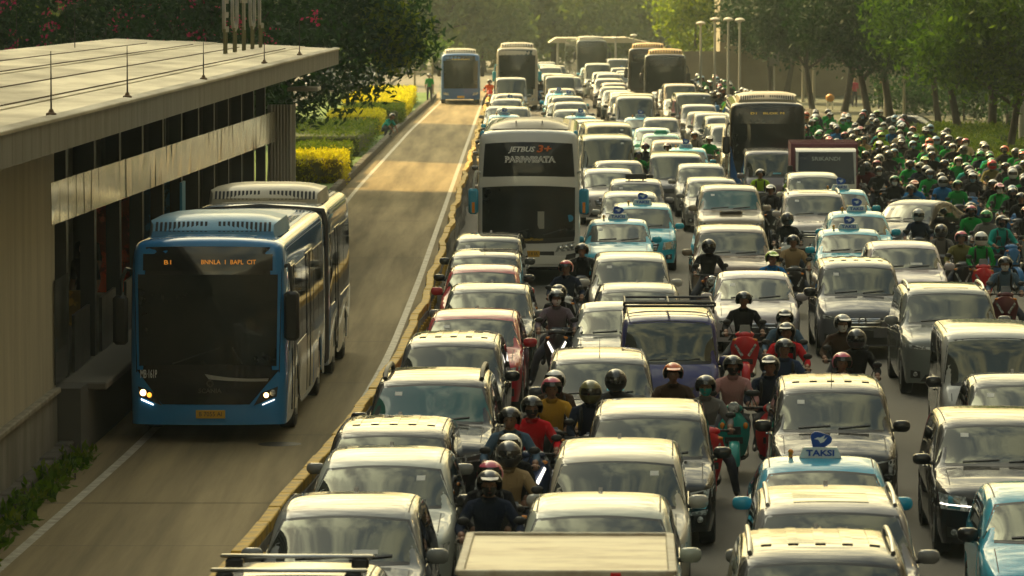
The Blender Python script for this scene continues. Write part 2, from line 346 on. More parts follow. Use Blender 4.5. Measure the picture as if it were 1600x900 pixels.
CARS = [
 # --- lane beside the bus lane barrier
 ('suv','white',445,935,1,2,'white SUV with black crossbars on its roof at the bottom edge of the photo',dict(bars=1)),
 ('crossover','silver',541,805,1.02,2,'silver crossover with dark flanks just behind the white SUV with roof crossbars',dict(fin=1)),
 ('crossover','white',600,727,1.0,2,'white hatchback with a black left mirror, third car up along the yellow barrier',dict(fin=1,mir='black',drl=1)),
 ('mpv','black',611,680,.90,2,'black minivan with pale left mirror behind the white hatchback by the yellow barrier',dict(fin=1,ribs=1,mir='silver')),
 ('suv','black',676,600,.96,2,'black SUV with chunky roof rails and green windscreen beside the barrier',dict(rails=2,glass='green',hoodc='silver')),
 ('mpv','darkgrey',706,540,1.0,2,'dark grey minivan between the railed black SUV and a red car',dict(ribs=1,mir='black')),
 ('crossover','red',740,498,.98,2,'bright red crossover with red hood, nearer of the two red cars',dict(fin=1,drl=1)),
 ('crossover','darkgreen',764,456,1.0,2,'blackish green crossover between the two red cars',dict(fin=1,mir='silver',drl=1)),
 ('hatch','red',755,425,1.03,2,'red roofed hatchback farther up, behind the dark green crossover',dict()),
 ('mpv','black',757,402,.93,2,'black minivan behind the far red roofed hatchback',dict(antenna=1)),
 ('mpv','darkgrey',762,376,.98,2,'dark grey minivan stopped right in front of the big coach',dict(fin=1)),
 # --- second lane
 ('crossover','white',935,805,1.0,2,'white sedan right behind the rusty box truck',dict(fin=1)),
 ('mpv','cream',965,720,1.0,2,'large cream white minivan behind the white sedan and box truck',dict(fin=1,mir='white')),
 ('mpv','black',1015,652,.97,2,'black minivan with chrome nose behind the cream white minivan',dict(chrome=1)),
 ('mpv','darkgrey',937,566,.95,1,'dark minivan nosing left of the purple van behind four riders',dict(antenna=1)),
 ('microvan','purple',1046,502,.98,1,'dark purple blue van with a black roof rack',dict(rack=1,noplate=1)),
 ('sedan','silver',968,484,1.02,1,'silver sedan half hidden by the purple van',dict(mir='black')),
 ('crossover','darkgrey',997,455,.93,1,'dark hatchback tucked behind the purple van and in front of a white minivan',dict(fin=1)),
 ('mpv','white',985,407,.98,1,'white minivan in front of the two blue taxis beside the coach',dict(mir='white')),
 ('sedan','taxiblue',966,350,1.0,1,'sky blue taxi with roof sign nearest to the coach',dict(taxi=1)),
 ('mpv','taxiblue',1004,326,.96,1,'sky blue taxi minivan behind and right of the taxi by the coach',dict(taxi=1)),
 ('mpv','white',985,307,.92,1,'white car squeezed behind the pair of blue taxis by the coach',dict()),
 ('mpv','silver',994,287,1.0,1,'silver minivan with a flat black sign on its roof',dict(blacksign=1)),
 ('crossover','white',950,270,1.0,1,'white car peeking out right of the coach above its blue mirror',dict(mir='black')),
 # --- third lane
 ('suv','black',1285,878,1.03,2,'black SUV with ribbed roof and silver rails at bottom right of centre',dict(rails=1,ribs=1,fin=1)),
 ('suv','silver',1300,800,.94,2,'silver SUV with a sunroof behind the ribbed black SUV',dict(rails=1,sun=1,mir='silver',fin=1)),
 ('sedan','taxiblue',1284,735,1.0,2,'large sky blue taxi with white roof sign in the foreground',dict(taxi=1)),
 ('mpv','black',1300,612,1.0,2,'black minivan with ribbed roof behind the foreground blue taxi',dict(ribs=1,antenna=1,chrome=1)),
 ('sedan','white',1178,434,1.0,1,'white sedan with black pillars behind the rider on a red maxi scooter',dict()),
 ('suv','bronze',1143,362,.97,1,'bronze SUV behind the rider on the round lamp motorcycle',dict(mir='bronze')),
 ('suv','champagne',1140,297,1.0,1,'champagne SUV with a hood scoop and green windscreen',dict(scoop=1,glass='green')),
 ('mpv','silver',1112,284,.9,1,'silver car half hidden behind the champagne SUV with hood scoop',dict()),
 ('mpv','greywhite',1096,262,.95,1,'pale grey car with dark rack roof left of the champagne SUV',dict()),
 ('highvan','silver',1056,245,.80,1,'silver grey van with broad windscreen in front of a blue taxi',dict()),
 ('sedan','taxiblue',1072,236,1.02,1,'blue taxi showing only its sign and one side behind the silver grey van',dict(taxi=1)),
 ('mpv','bronze',1050,224,.95,1,'bronze car behind the two helmeted heads near the green taxis',dict()),
 ('sedan','mint',1033,213,1.0,1,'mint green taxi, nearer of the green pair',dict(greensign=1)),
 ('sedan','teal',1020,204,1.0,1,'pale teal taxi behind the mint green one',dict()),
 ('mpv','cream',1033,188,1.0,1,'big cream minivan behind the green taxis',dict()),
 # --- fourth lane, right
 ('hatch','taxiblue',1640,782,1.0,2,'sky blue car cut off by the bottom right corner',dict(mir='black')),
 ('suv','black',1562,664,.89,2,'glossy black car with bright headlamp at the right edge',dict(drl=1)),
 ('hatch','darkgrey',1592,602,1.0,2,'dark grey hatchback at right edge in front of the white van',dict(fin=1)),
 ('microvan','white',1552,528,1.03,2,'boxy white van at the right edge',dict(vanlamp=1,mir='black')),
 ('suv','grey',1480,458,.99,1,'grey silver SUV with roof rails left of the boxy white van',dict(rails=1,sun=1,mir='silver')),
 ('mpv','slate',1340,417,1.06,1,'slate grey minivan with round badge on its black grille',dict(badge=1,mir='black',ribs=1,plate='B 1842 C')),
 ('crossover','white',1412,387,1.0,1,'white car behind the slate grey minivan, next to scooters',dict()),
 ('sedan','taxiblue',1328,366,.98,1,'blue taxi on the right side, nearest of the right hand taxis',dict(taxi=1)),
 ('sedan','taxiblue',1340,338,1.05,1,'blue taxi on the right, directly behind the nearest right hand taxi',dict(taxi=1)),
 ('suv','white',1272,306,.98,1,'white SUV with lettering on its hood behind a black clad rider',dict(rails=1,sun=1,hoodtext='PAJERO SPORT')),
 ('sedan','taxiblue',1315,303,1.06,1,'blue taxi partly hidden behind the white SUV with hood lettering',dict(taxi=1)),
 ('mpv','cream',1271,277,1.10,1,'cream car in front of the maroon box truck',dict()),
 ('microvan','silver',1202,240,1.10,1,'small silver van directly below the black city bus',dict()),
]
COL = dict(white=(.44,.43,.40),silver=(.20,.205,.205),black=(.012,.013,.015),darkgrey=(.045,.048,.052),red=(.42,.02,.03),darkgreen=(.02,.035,.032),
 cream=(.46,.43,.35),purple=(.04,.04,.16),taxiblue=(.015,.38,.56),bronze=(.22,.17,.115),champagne=(.32,.28,.21),greywhite=(.28,.28,.265),mint=(.25,.66,.52),
 teal=(.28,.62,.62),grey=(.15,.155,.16),slate=(.10,.11,.125),maroon=(.16,.02,.05),tan=(.45,.38,.26),blue=(.03,.10,.30))
# ------------------------------------------------------------------ cars
def interp(y, pts):
    if y <= pts[0][0]: return pts[0][1]
    for (a, u), (b, v) in zip(pts, pts[1:]):
        if y <= b: return u+(v-u)*(y-a)/max(b-a, 1e-6)
    return pts[-1][1]
SHELLS = {}
def car_shell(tp):
    if tp in SHELLS: return SHELLS[tp]
    L, W, H, hf, hc, yh, yc, yr, yrr, yb, hb, wr, rw = CT[tp]; w = W/2
    yw1, yw2 = (.80 if tp != 'microvan' else .72), L-.80
    top = [(0, hf-.13), (.05, hf-.05), (yh, hf), ((yh+yc)/2, (hf+hc)/2+.02), (yc-.04, hc-.01), (yc+.04, hc+.03), (yr-.05, H-.075), (yr+.10, H-.03), (yr+.5, H), ((yr+yrr)/2, H+.012), (yrr-.3, H-.005), (yrr, H-.05), (yb, hb+.06), (yb+.08, hb), (L-.04, hb-.05 if yb < L-.4 else hb-.1), (L, hb-.14)]
    def belt(y):
        zt = interp(y, top)
        return min(zt-.045, interp(y, [(yc, hc-.03), (yb, hb)])) if yc-.04 <= y <= yb+.08 else zt-.045
    Ra = rw+.055
    ys = sorted(set([round(q, 3) for q in [0, .05, yh, yc-.04, yc+.04, (yc+yr)/2, yr-.05, yr+.10, yr+.5, (yr+yrr)/2, yrr-.3, yrr, (yrr+yb)/2, yb, yb+.08, L-.04, L]+[c+s_*Ra for c in (yw1, yw2) for s_ in (-1.12, -.97, -.6, 0, .6, .97, 1.12)]]))
    yy = [ys[0]]
    for q in ys[1:]:
        if q-yy[-1] > .035 and q <= L: yy.append(q)
    if yy[-1] != L: yy[-1] = L
    st = []
    for y in yy:
        zt = interp(y, top); zb = belt(y); k = max(0, min(1, (zt-zb-.05)/(H-zb-.06)))
        ws = interp(y, [(0, .84), (.05, .90), (yh+.05, .955), (.6, 1), (L-.6, 1), (L-.04, .95), (L, .89)]); x = w*ws
        zs = interp(y, [(0, .24), (.5, .20), (L-.5, .22), (L, .32)])
        for c in (yw1, yw2):
            if abs(y-c) < Ra: zs = max(zs, rw+math.sqrt(max(Ra*Ra-(y-c)**2, 0)))
        low = max(zs+.03, .40); mid = max(low+.06, .5*(zb+.36)); sh = max(mid+.03, zb-.075); zb2 = max(zb, sh+.02)
        p4 = interp(y, [(0, .10), (yh, .10), (yc, .16), (yr, .09), (yrr, 0), (L-.1, -.05), (L, -.07)])
        p3 = interp(y, [(0, .10), (.35, .02), (.7, 0), (L-.4, 0), (L, -.06)])
        cr = .014*k+.03*(1-k)
        xr = (x*.90)*(1-k)+(w*wr+.06)*k; xe = (x*.74)*(1-k)+(w*wr-.035)*k; xm = (x*.42)*(1-k)+(w*wr*.52)*k
        pts = [(x*.955, zs, p3), (x, low, p3), (x, mid, p3), (x*.988, sh, p3), (x*.957, zb2, p4*.8),
               (xr, zt-(.02*(1-k)+.07*k), p4*.75), (xe, zt-(.004*(1-k)+.012*k)+cr*.1, p4*.6), (xm, zt+cr*.7, p4*.2), (0, zt+cr, 0)]
        st.append((y-L/2, pts))
    def cap(c, z, front):
        g = math.exp(-((z-.46)/.22)**2)
        return (-1 if front else 1)*((.07+.05*g)*(1-c*c)) + (.0 if front else .0)
    me, bv = shell(st, 4, cap)
    me.materials.append(PAINT)
    SHELLS[tp] = (me, bv, belt, yw1, yw2); return SHELLS[tp]
PROTO = {}
def tyre_meshes(rw):
    k = ('tyre', rw)
    if k not in SHELLS:
        t = MB().lathe([(rw*.62,-.09),(rw*.9,-.105),(rw*.985,-.085),(rw,-.03),(rw,.03),(rw*.985,.085),(rw*.9,.105),(rw*.62,.09)], 'x', n=22).mesh('tyre', RUBB)
        rm = MB(); rm.lathe([(rw*.64,-.08),(rw*.60,-.085),(rw*.56,-.05)], 'x', n=22); rm.lathe([(rw*.64,.08),(rw*.60,.085),(rw*.56,.05)], 'x', n=22)
        for i in range(5):
            a = i*2*math.pi/5
            for s_ in (-1, 1): rm.tube([(s_*.06, 0, 0), (s_*.072, math.cos(a)*rw*.6, math.sin(a)*rw*.6)], [rw*.13, rw*.09], 6)
        rm.lathe([(.001,-.075),(rw*.16,-.072),(rw*.17,0),(rw*.16,.072),(.001,.075)], 'x', n=12)
        SHELLS[k] = (t, rm.mesh('rim', ALLOY))
    return SHELLS[k]
def car_proto(tp, style, full=True):
    key = (tp, style, full)
    if key in PROTO: return PROTO[key]
    L, W, H, hf, hc, yh, yc, yr, yrr, yb, hb, wr, rw = CT[tp]; w = W/2; q = L/2
    me, bv, belt, yw1, yw2 = car_shell(tp)
    root = empty('car'); P = lambda: MB()
    o = link('body', me, root)
    MB().box((0, 0, .46), (W-.34, L-.5, .46)).obj('underbody', DARK, root, smooth=False)
    bot, tp_ = .915*w, w*wr-.04
    zt = H-.115
    patch(P(), bv, 'F', [(-bot-.02, hc+.015), (bot+.02, hc+.015), (tp_+.01, zt-.012), (-tp_-.01, zt-.012)], 12, 8, .003, (.0, .045)).obj('windscreen_seal', BLKP, root)
    patch(P(), bv, 'F', [(-bot, hc+.04), (bot, hc+.04), (tp_-.012, zt-.034), (-tp_+.012, zt-.034)], 12, 8, .007, (.0, .042)).obj('windscreen', GLASS, root)
    for sx in (-1, 1):
        xd = sx*(w*wr-.045); patch(P(), bv, 'T', [(xd-.008, yr+.12-q), (xd+.008, yr+.12-q), (xd+.008, yrr-.08-q), (xd-.008, yrr-.08-q)], 1, 10, .003, skirt=False).obj('roof_ditch', INK, root)
    if yb < L-.4: patch(P(), bv, 'T', [(-.62*w, yrr+.08-q), (.62*w, yrr+.08-q), (.68*w, yb-.05-q), (-.68*w, yb-.05-q)], 6, 4, .006).obj('rear_window', GLASS, root)
    else: patch(P(), bv, 'B', [(-.62*w, hb+.1), (.62*w, hb+.1), (tp_-.06, H-.15), (-tp_+.06, H-.15)], 6, 4, .006).obj('rear_window', GLASS, root)
    yB = yr+.98; yC = min(yB+.92, yrr-.12)
    zb = lambda y: belt(y)+.045
    for sx, ax in ((1, 'R'), (-1, 'L')):
        zt2 = H-.165
        wins = [[(yc+.42, zb(yc+.42)), (yB-.03, zb(yB)), (yB-.03, zt2+.01), (yr+.26, zt2)], [(yB+.03, zb(yB)), (yC-.03, zb(yC)), (yC-.03, zt2), (yB+.03, zt2+.01)]]
        if yrr-yC > .35: wins.append([(yC+.03, zb(yC)), (min(yb-.12, L-.3), zb(yb)+.02), (yrr-.15, zt2-.03), (yC+.03, zt2)])
        for v in wins: patch(P(), bv, ax, [(a-q, b) for a, b in v], 5, 3, .005, skirt=False).obj('side_window', GLASS, root)
        if full:
            for (a, b) in ((yc+.34 if yc > .6 else yw1+rw+.12, yB-.006), (yB+.006, min(yC, yw2-rw-.09))):
                if b-a < .35: continue
                d = patch(P(), bv, ax, [(a-q, .33), (b-q, .33), (b-q, belt(b)-.015), (a-q, belt(a)-.02)], 5, 5, .005).obj('door', PAINT, root)
                h = MB().box((sx*(w+.012), b-.2-q, belt(b)-.13), (.035, .19, .03), b=.01).obj('handle', CHROME if style == 1 else BLKP, d)
        m = MB(); hx = w+.085; hz = hc+.06; hy = yc+.50-q if yc > .6 else yc+.28-q
        m.ell((sx*hx, hy, hz), (.125, .08, .085), 14, 10, fn=lambda p: Vector((math.copysign(min(abs(p.x)*1.08, .118), p.x)*(1-1.2*max(0, -p.z))*(1-.6*max(0, p.z)), p.y*(1 if p.y < 0 else .5), math.copysign(min(abs(p.z)*1.12, .08), p.z))))
        mo = m.obj('side_mirror', PAINT, root)
        MB().tube([(sx*(w-.06), hy+.04, hz-.06), (sx*(hx-.05), hy+.02, hz-.05)], [.03, .025], 6).obj('mirror_arm', BLKP, mo)
    t, rm = tyre_meshes(rw)
    for yw in (yw1, yw2):
        for sx in (-1, 1):
            wo_ = link('wheel', t, root); wo_.location = (sx*(w-.115), yw-q, rw)
            if full: link('rim', rm, wo_)
    hs = {0: [(.50*w, hf-.245), (.93*w, hf-.215), (.94*w, hf-.10), (.54*w, hf-.155)], 1: [(.56*w, hf-.32), (.92*w, hf-.30), (.945*w, hf-.085), (.60*w, hf-.125)], 2: [(.46*w, hf-.20), (.93*w, hf-.155), (.935*w, hf-.09), (.48*w, hf-.145)]}[style]
    if tp in ('microvan', 'highvan'): hs = [(.56*w, .60), (.90*w, .60), (.92*w, .84), (.56*w, .80)]
    for qd in (hs, mirrorq(hs)):
        ho = patch(P(), bv, 'F', qd, 6, 3, .008).obj('headlight', LENS, root)
        if full:
            ins = [((qd[0][0]*.75+qd[1][0]*.25), qd[0][1]+.02), ((qd[0][0]*.3+qd[1][0]*.7), qd[1][1]+.02), ((qd[0][0]*.3+qd[1][0]*.7), qd[2][1]-.03), ((qd[0][0]*.75+qd[1][0]*.25), qd[3][1]-.02)]
            patch(P(), bv, 'F', ins, 4, 2, .012).obj('lamp_unit', BLKP if style != 1 else CHROME, ho)
    gz = (hf-.34, hf-.155) if tp not in ('microvan',) else (.62, .74)
    go = patch(P(), bv, 'F', [(-.40*w, gz[0]), (.40*w, gz[0]), (.47*w, gz[1]), (-.47*w, gz[1])], 8, 3, .006).obj('grille', BLKP, root)
    if full:
        for i in range(3):
            z = gz[0]+.03+i*(gz[1]-gz[0]-.05)/2
            patch(P(), bv, 'F', [(-.40*w, z), (.40*w, z), (.40*w, z+.014), (-.40*w, z+.014)], 8, 1, .016).obj('grille_bar', CHROME if style else BLKP, go)
        iz = (.27, .40)
        patch(P(), bv, 'F', [(-.66*w, iz[0]), (.66*w, iz[0]), (.56*w, iz[1]), (-.56*w, iz[1])], 8, 2, .006).obj('air_intake', BLKP, root)
        for sx in (-1, 1):
            fq = [(.66*w, .33), (.84*w, .33), (.84*w, .47), (.66*w, .45)]; fq = fq if sx > 0 else mirrorq(fq)
            fo_ = patch(P(), bv, 'F', fq, 4, 2, .006).obj('fog_lamp_recess', BLKP, root)
            cx = sum(p[0] for p in fq)/4; h = bv.ray_cast(Vector((cx, -9, .40)), Vector((0,1,0)))
            MB().ell((cx, h[0].y-.008, .40), (.045, .02, .045), 10, 6).obj('fog_lamp', LENS, fo_)
            # wipers along the foot of the windscreen
            x0 = -.55*w if sx < 0 else .08*w
            patch(P(), bv, 'F', [(x0, hc+.055), (x0+.50*w, hc+.085), (x0+.50*w, hc+.10), (x0, hc+.068)], 8, 1, .022).obj('wiper', BLKP, root)
        # hood shut line
        patch(P(), bv, 'T', [(-.80*w, yh+.06-q), (-.80*w+.012, yh+.06-q), (-.80*w+.012, yc-.02-q), (-.80*w, yc-.02-q)], 1, 6, .002, skirt=False).obj('hood_seam', INK, root)
        patch(P(), bv, 'T', [(.80*w-.012, yh+.06-q), (.80*w, yh+.06-q), (.80*w, yc-.02-q), (.80*w-.012, yc-.02-q)], 1, 6, .002, skirt=False).obj('hood_seam', INK, root)
    h = bv.ray_cast(Vector((0, -9, .47)), Vector((0,1,0)))
    MB().box((0, h[0].y-.015, .47), (.43, .02, .135), b=.004).obj('number_plate', PLATEW if style != 2 else INK, root)
    PROTO[key] = snapshot(root); return PROTO[key]
GOUT = {}
def rail_mesh(tp, kind):
    L, W, H, hf, hc, yh, yc, yr, yrr, yb, hb, wr, rw = CT[tp]; w = W/2; q = L/2; bv = car_shell(tp)[1]; out = []
    for sx in (-1, 1):
        x = sx*(w*wr-.06); pts = []
        lift = .05 if kind == 1 else .085
        for i in range(9):
            t = i/8; y = yr+.25+t*(yrr-yr-.4); h = bv.ray_cast(Vector((x, y-q, 9)), Vector((0,0,-1)))
            pts.append(h[0]+Vector((0, 0, lift*min(1, 6*t, 6*(1-t))+.012)))
        out.append(MB().tube(pts, .024 if kind == 1 else .034, 8).mesh('roof_rail', ALLOY if kind == 1 else BLKP))
    return out
TAXI_BIRD = None
def taxi_sign(root, x, y, z):
    b = MB(); b.prism([(-.30, 0), (.30, 0), (.24, .15), (-.24, .15)], -.08, .08)
    so = b.obj('roof_sign', mat('sign_white', (.74,.74,.70), .4), root); so.location = (x, y, z); so.scale = (.85, .85, .85)
    text('sign_lettering', 'TAKSI', .115, mat('sign_blue', (.01,.07,.36), .4), so, (0, -.084, .068), width=.40, bold=.004)
    pts = []
    for i in range(24):
        t = 2*math.pi*i/24; r = .125+.018*math.cos(3*t-.5); pts.append((r*1.18*math.cos(t), .245+r*math.sin(t)))
    l = MB(); l.prism(pts, -.02, .02); lo_ = l.obj('sign_emblem', mat('sign_blue', (.01,.07,.36), .4), so)
    bird = [(-.09,.265),(-.03,.255),(.0,.205),(.05,.225),(.10,.29),(.04,.262),(.07,.32),(.0,.285),(-.04,.29)]
    l2 = MB(); l2.prism(bird, -.027, -.0205); l2.obj('bird_mark', WHITE, lo_)
    k = MB(); k.tube([(-.42, 0, 0), (-.42, 0, .05)], .03, 8); k.ell((-.42, 0, .075), (.04, .04, .045), 10, 6); k.obj('amber_beacon', AMBER, so)
CARN = {}
def place_car(tp, col, x, y, yaw, label, opt, sz=1.0, full=True, group=None, rng=random, cat='car'):
    """x, y = ground point under the middle of the car"""
    style = opt.get('style', rng.randrange(3))
    sn = car_proto(tp, style, full); r, ps = copy_tree(sn, (x, y, 0), yaw)
    nm = {'mpv': 'minivan', 'suv': 'suv', 'hatch': 'hatchback', 'sedan': 'sedan', 'crossover': 'crossover', 'microvan': 'van', 'highvan': 'van'}[tp]
    if 'taxi' in opt or 'greensign' in opt: nm = 'taxi'; cat = 'taxi'
    r.name = nm; r.scale = (1, 1, sz); tag(r, label, cat, group)
    L, W, H, hf, hc, yh, yc, yr, yrr, yb, hb, wr, rw = CT[tp]; w = W/2; q = L/2; bv = car_shell(tp)[1]
    c = COL[col]; c = tuple(v*rng.uniform(.93, 1.07) for v in c)
    mc = COL.get(opt.get('mir'), c)
    for p in ps:
        n = p.name.split('.')[0]
        p.color = (*(mc if n == 'side_mirror' else c), 1)
        if n == 'windscreen' and opt.get('glass') == 'green':
            p.material_slots[0].link = 'OBJECT'; p.material_slots[0].material = GGLASS
    def rz(xx, yy):
        h = bv.ray_cast(Vector((xx, yy-q, 9)), Vector((0,0,-1))); return h[0].z
    def cached(key, fn):
        k = (tp, key)
        if k not in GOUT: GOUT[k] = fn()
        return GOUT[k]
    if full and rng.random() < .45:
        sx_ = rng.choice((-1, 1)); kx = 'stk%d' % sx_
        link('windscreen_sticker', cached(kx, lambda: patch(MB(), bv, 'F', [(sx_*.50*w-.05, H-.24), (sx_*.50*w+.05, H-.24), (sx_*.50*w+.05, H-.19), (sx_*.50*w-.05, H-.19)], 2, 2, .010).mesh('windscreen_sticker', PLATEW)), r)
    if full and rng.random() < .3:
        link('dashboard_paper', cached('pap', lambda: patch(MB(), bv, 'F', [(.12*w, hc+.11), (.12*w+.26, hc+.11), (.12*w+.26, hc+.15), (.12*w, hc+.15)], 3, 1, .010).mesh('dashboard_paper', PLAST)), r, rng.choice([(.1,.45,.55), (.5,.5,.45), (.5,.4,.1)]))
    if 'rails' in opt:
        for m in cached('rails%d' % opt['rails'], lambda: rail_mesh(tp, opt['rails'])): link('roof_rail', m, r)
    if 'ribs' in opt:
        for i in range(5):
            xx = (-.56+.28*i)*w*wr*1.25
            link('roof_rib', cached('rib%d' % i, lambda: patch(MB(), bv, 'T', [(xx-.05, yr+.55-q), (xx+.05, yr+.55-q), (xx+.05, yrr-.25-q), (xx-.05, yrr-.25-q)], 2, 8, .012).mesh('roof_rib', PAINT)), r, c)
    if 'sun' in opt:
        link('sunroof', cached('sun', lambda: patch(MB(), bv, 'T', [(-.40, yr+.28-q), (.40, yr+.28-q), (.40, yr+.95-q), (-.40, yr+.95-q)], 6, 5, .006).mesh('sunroof', GLASS)), r)
    if 'fin' in opt:
        def fin():
            z = rz(0, yrr-.25); return MB().prism([(-.09, 0), (.09, 0), (.085, .022), (.06, .05), (.03, .045)], -.022, .022, axis='x').mesh('antenna_fin', INK), z
        m, z = cached('fin', fin); o = link('antenna_fin', m, r, c); o.location = (0, yrr-.28-q, z-.008)
    if 'antenna' in opt:
        z = rz(0, yr+.25); MB().tube([(0, yr+.2-q, z-.01), (0, yr+.32-q, z+.28)], [.006, .003], 5).obj('antenna', BLKP, r)
    if 'bars' in opt:
        for yy in (yr+.45, yr+1.35):
            z = rz(.5, yy); b = MB(); b.box((0, yy-q, z+.115), (1.42, .075, .035), b=.015); bo = b.obj('roof_crossbar', ALLOY, r)
            for sx in (-1, 1): MB().box((sx*.58, yy-q, z+.05), (.16, .10, .10), b=.02).obj('bar_foot', BLKP, bo)
    if 'rack' in opt:
        z = H+.02; b = MB()
        for yy in (yr+.1, yr+1.2, yr+2.3): b.tube([(-.72, yy-q, z+.02), (-.72, yy-q, z+.14), (.72, yy-q, z+.14), (.72, yy-q, z+.02)], .022, 6)
        for xx in (-.72, 0, .72): b.tube([(xx, yr+.05-q, z+.14), (xx, yr+2.4-q, z+.14)], .02, 6)
        b.tube([(-.74, yr+.02-q, z+.20), (.74, yr+.02-q, z+.20)], .026, 6); b.tube([(-.74, yr+.02-q, z+.14), (-.74, yr+.02-q, z+.20)], .02, 6); b.tube([(.74, yr+.02-q, z+.14), (.74, yr+.02-q, z+.20)], .02, 6)
        b.obj('roof_rack', BLKP, r)
    if 'scoop' in opt:
        yy = yc-.45; z = rz(0, yy); so = MB().box((0, yy-q, z+.03), (.62, .42, .07), b=.03).obj('hood_scoop', PAINT, r, color=c)
        MB().box((0, yy-.20-q, z+.035), (.54, .04, .035)).obj('scoop_mouth', INK, so)
    if 'taxi' in opt: taxi_sign(r, 0, yr+.55-q, rz(0, yr+.55)-.004)
    if 'greensign' in opt:
        z = rz(0, yr+.55); b = MB().prism([(-.28, 0), (.28, 0), (.2, .13), (-.2, .13)], -.07, .07).obj('roof_sign', mat('sign_green', (.02,.30,.20), .4), r); b.location = (0, yr+.55-q, z-.004)
    if 'blacksign' in opt:
        z = rz(0, yr+.4); b = MB(); b.box((0, yr+.4-q, z+.10), (.62, .06, .16), b=.015); b.tube([(-.2, yr+.4-q, z-.01), (-.2, yr+.4-q, z+.04)], .02, 6); b.tube([(.2, yr+.4-q, z-.01), (.2, yr+.4-q, z+.04)], .02, 6); b.obj('roof_sign', BLKP, r)
    if 'chrome' in opt:
        for sx in (-1, 1):
            link('chrome_trim', cached('chr%d' % sx, lambda: patch(MB(), bv, 'F', [(sx*.10*w, hf-.30), (sx*.82*w, hf-.36), (sx*.86*w, hf-.30), (sx*.10*w, hf-.24)] if sx > 0 else mirrorq([(.10*w, hf-.30), (.82*w, hf-.36), (.86*w, hf-.30), (.10*w, hf-.24)]), 8, 2, .02).mesh('chrome_trim', CHROME)), r)
            fq = [(.60*w, .46), (.84*w, .46), (.86*w, hf-.37), (.62*w, hf-.40)]
            link('lower_lamp', cached('low%d' % sx, lambda: patch(MB(), bv, 'F', fq if sx > 0 else mirrorq(fq), 4, 3, .012).mesh('lower_lamp', LENS)), r)
    if 'drl' in opt:
        fq = [(.52*w, hf-.262), (.92*w, hf-.232), (.92*w, hf-.217), (.52*w, hf-.247)]
        for sx in (-1, 1):
            link('daytime_light', cached('drl%d' % sx, lambda: patch(MB(), bv, 'F', fq if sx > 0 else mirrorq(fq), 6, 1, .016).mesh('daytime_light', LED)), r)
    if 'badge' in opt:
        h = bv.ray_cast(Vector((0, -9, hf-.2)), Vector((0,1,0)))
        MB().lathe([(.085,-.01),(.085,.01),(.062,.01),(.062,-.01),(.085,-.01)], 'y', (0, h[0].y-.025, hf-.2), 20).obj('badge', CHROME, r)
        for zz in (hf-.2, hf-.32): MB().box((0, h[0].y-.012, zz), (1.0, .02, .022), b=.006).obj('grille_bar', CHROME, r)
    if 'plate' in opt:
        h = bv.ray_cast(Vector((0, -9, .47)), Vector((0,1,0))); text('plate_lettering', opt['plate'], .10, INK, r, (0, h[0].y-.028, .47), width=.36)
    if 'hoodtext' in opt:
        yy = .34; z = rz(0, yy); text('hood_lettering', opt['hoodtext'], .12, INK, r, (0, yy-q, z+.012), (R(12), 0, 0), width=1.0, ext=.002)
    return r
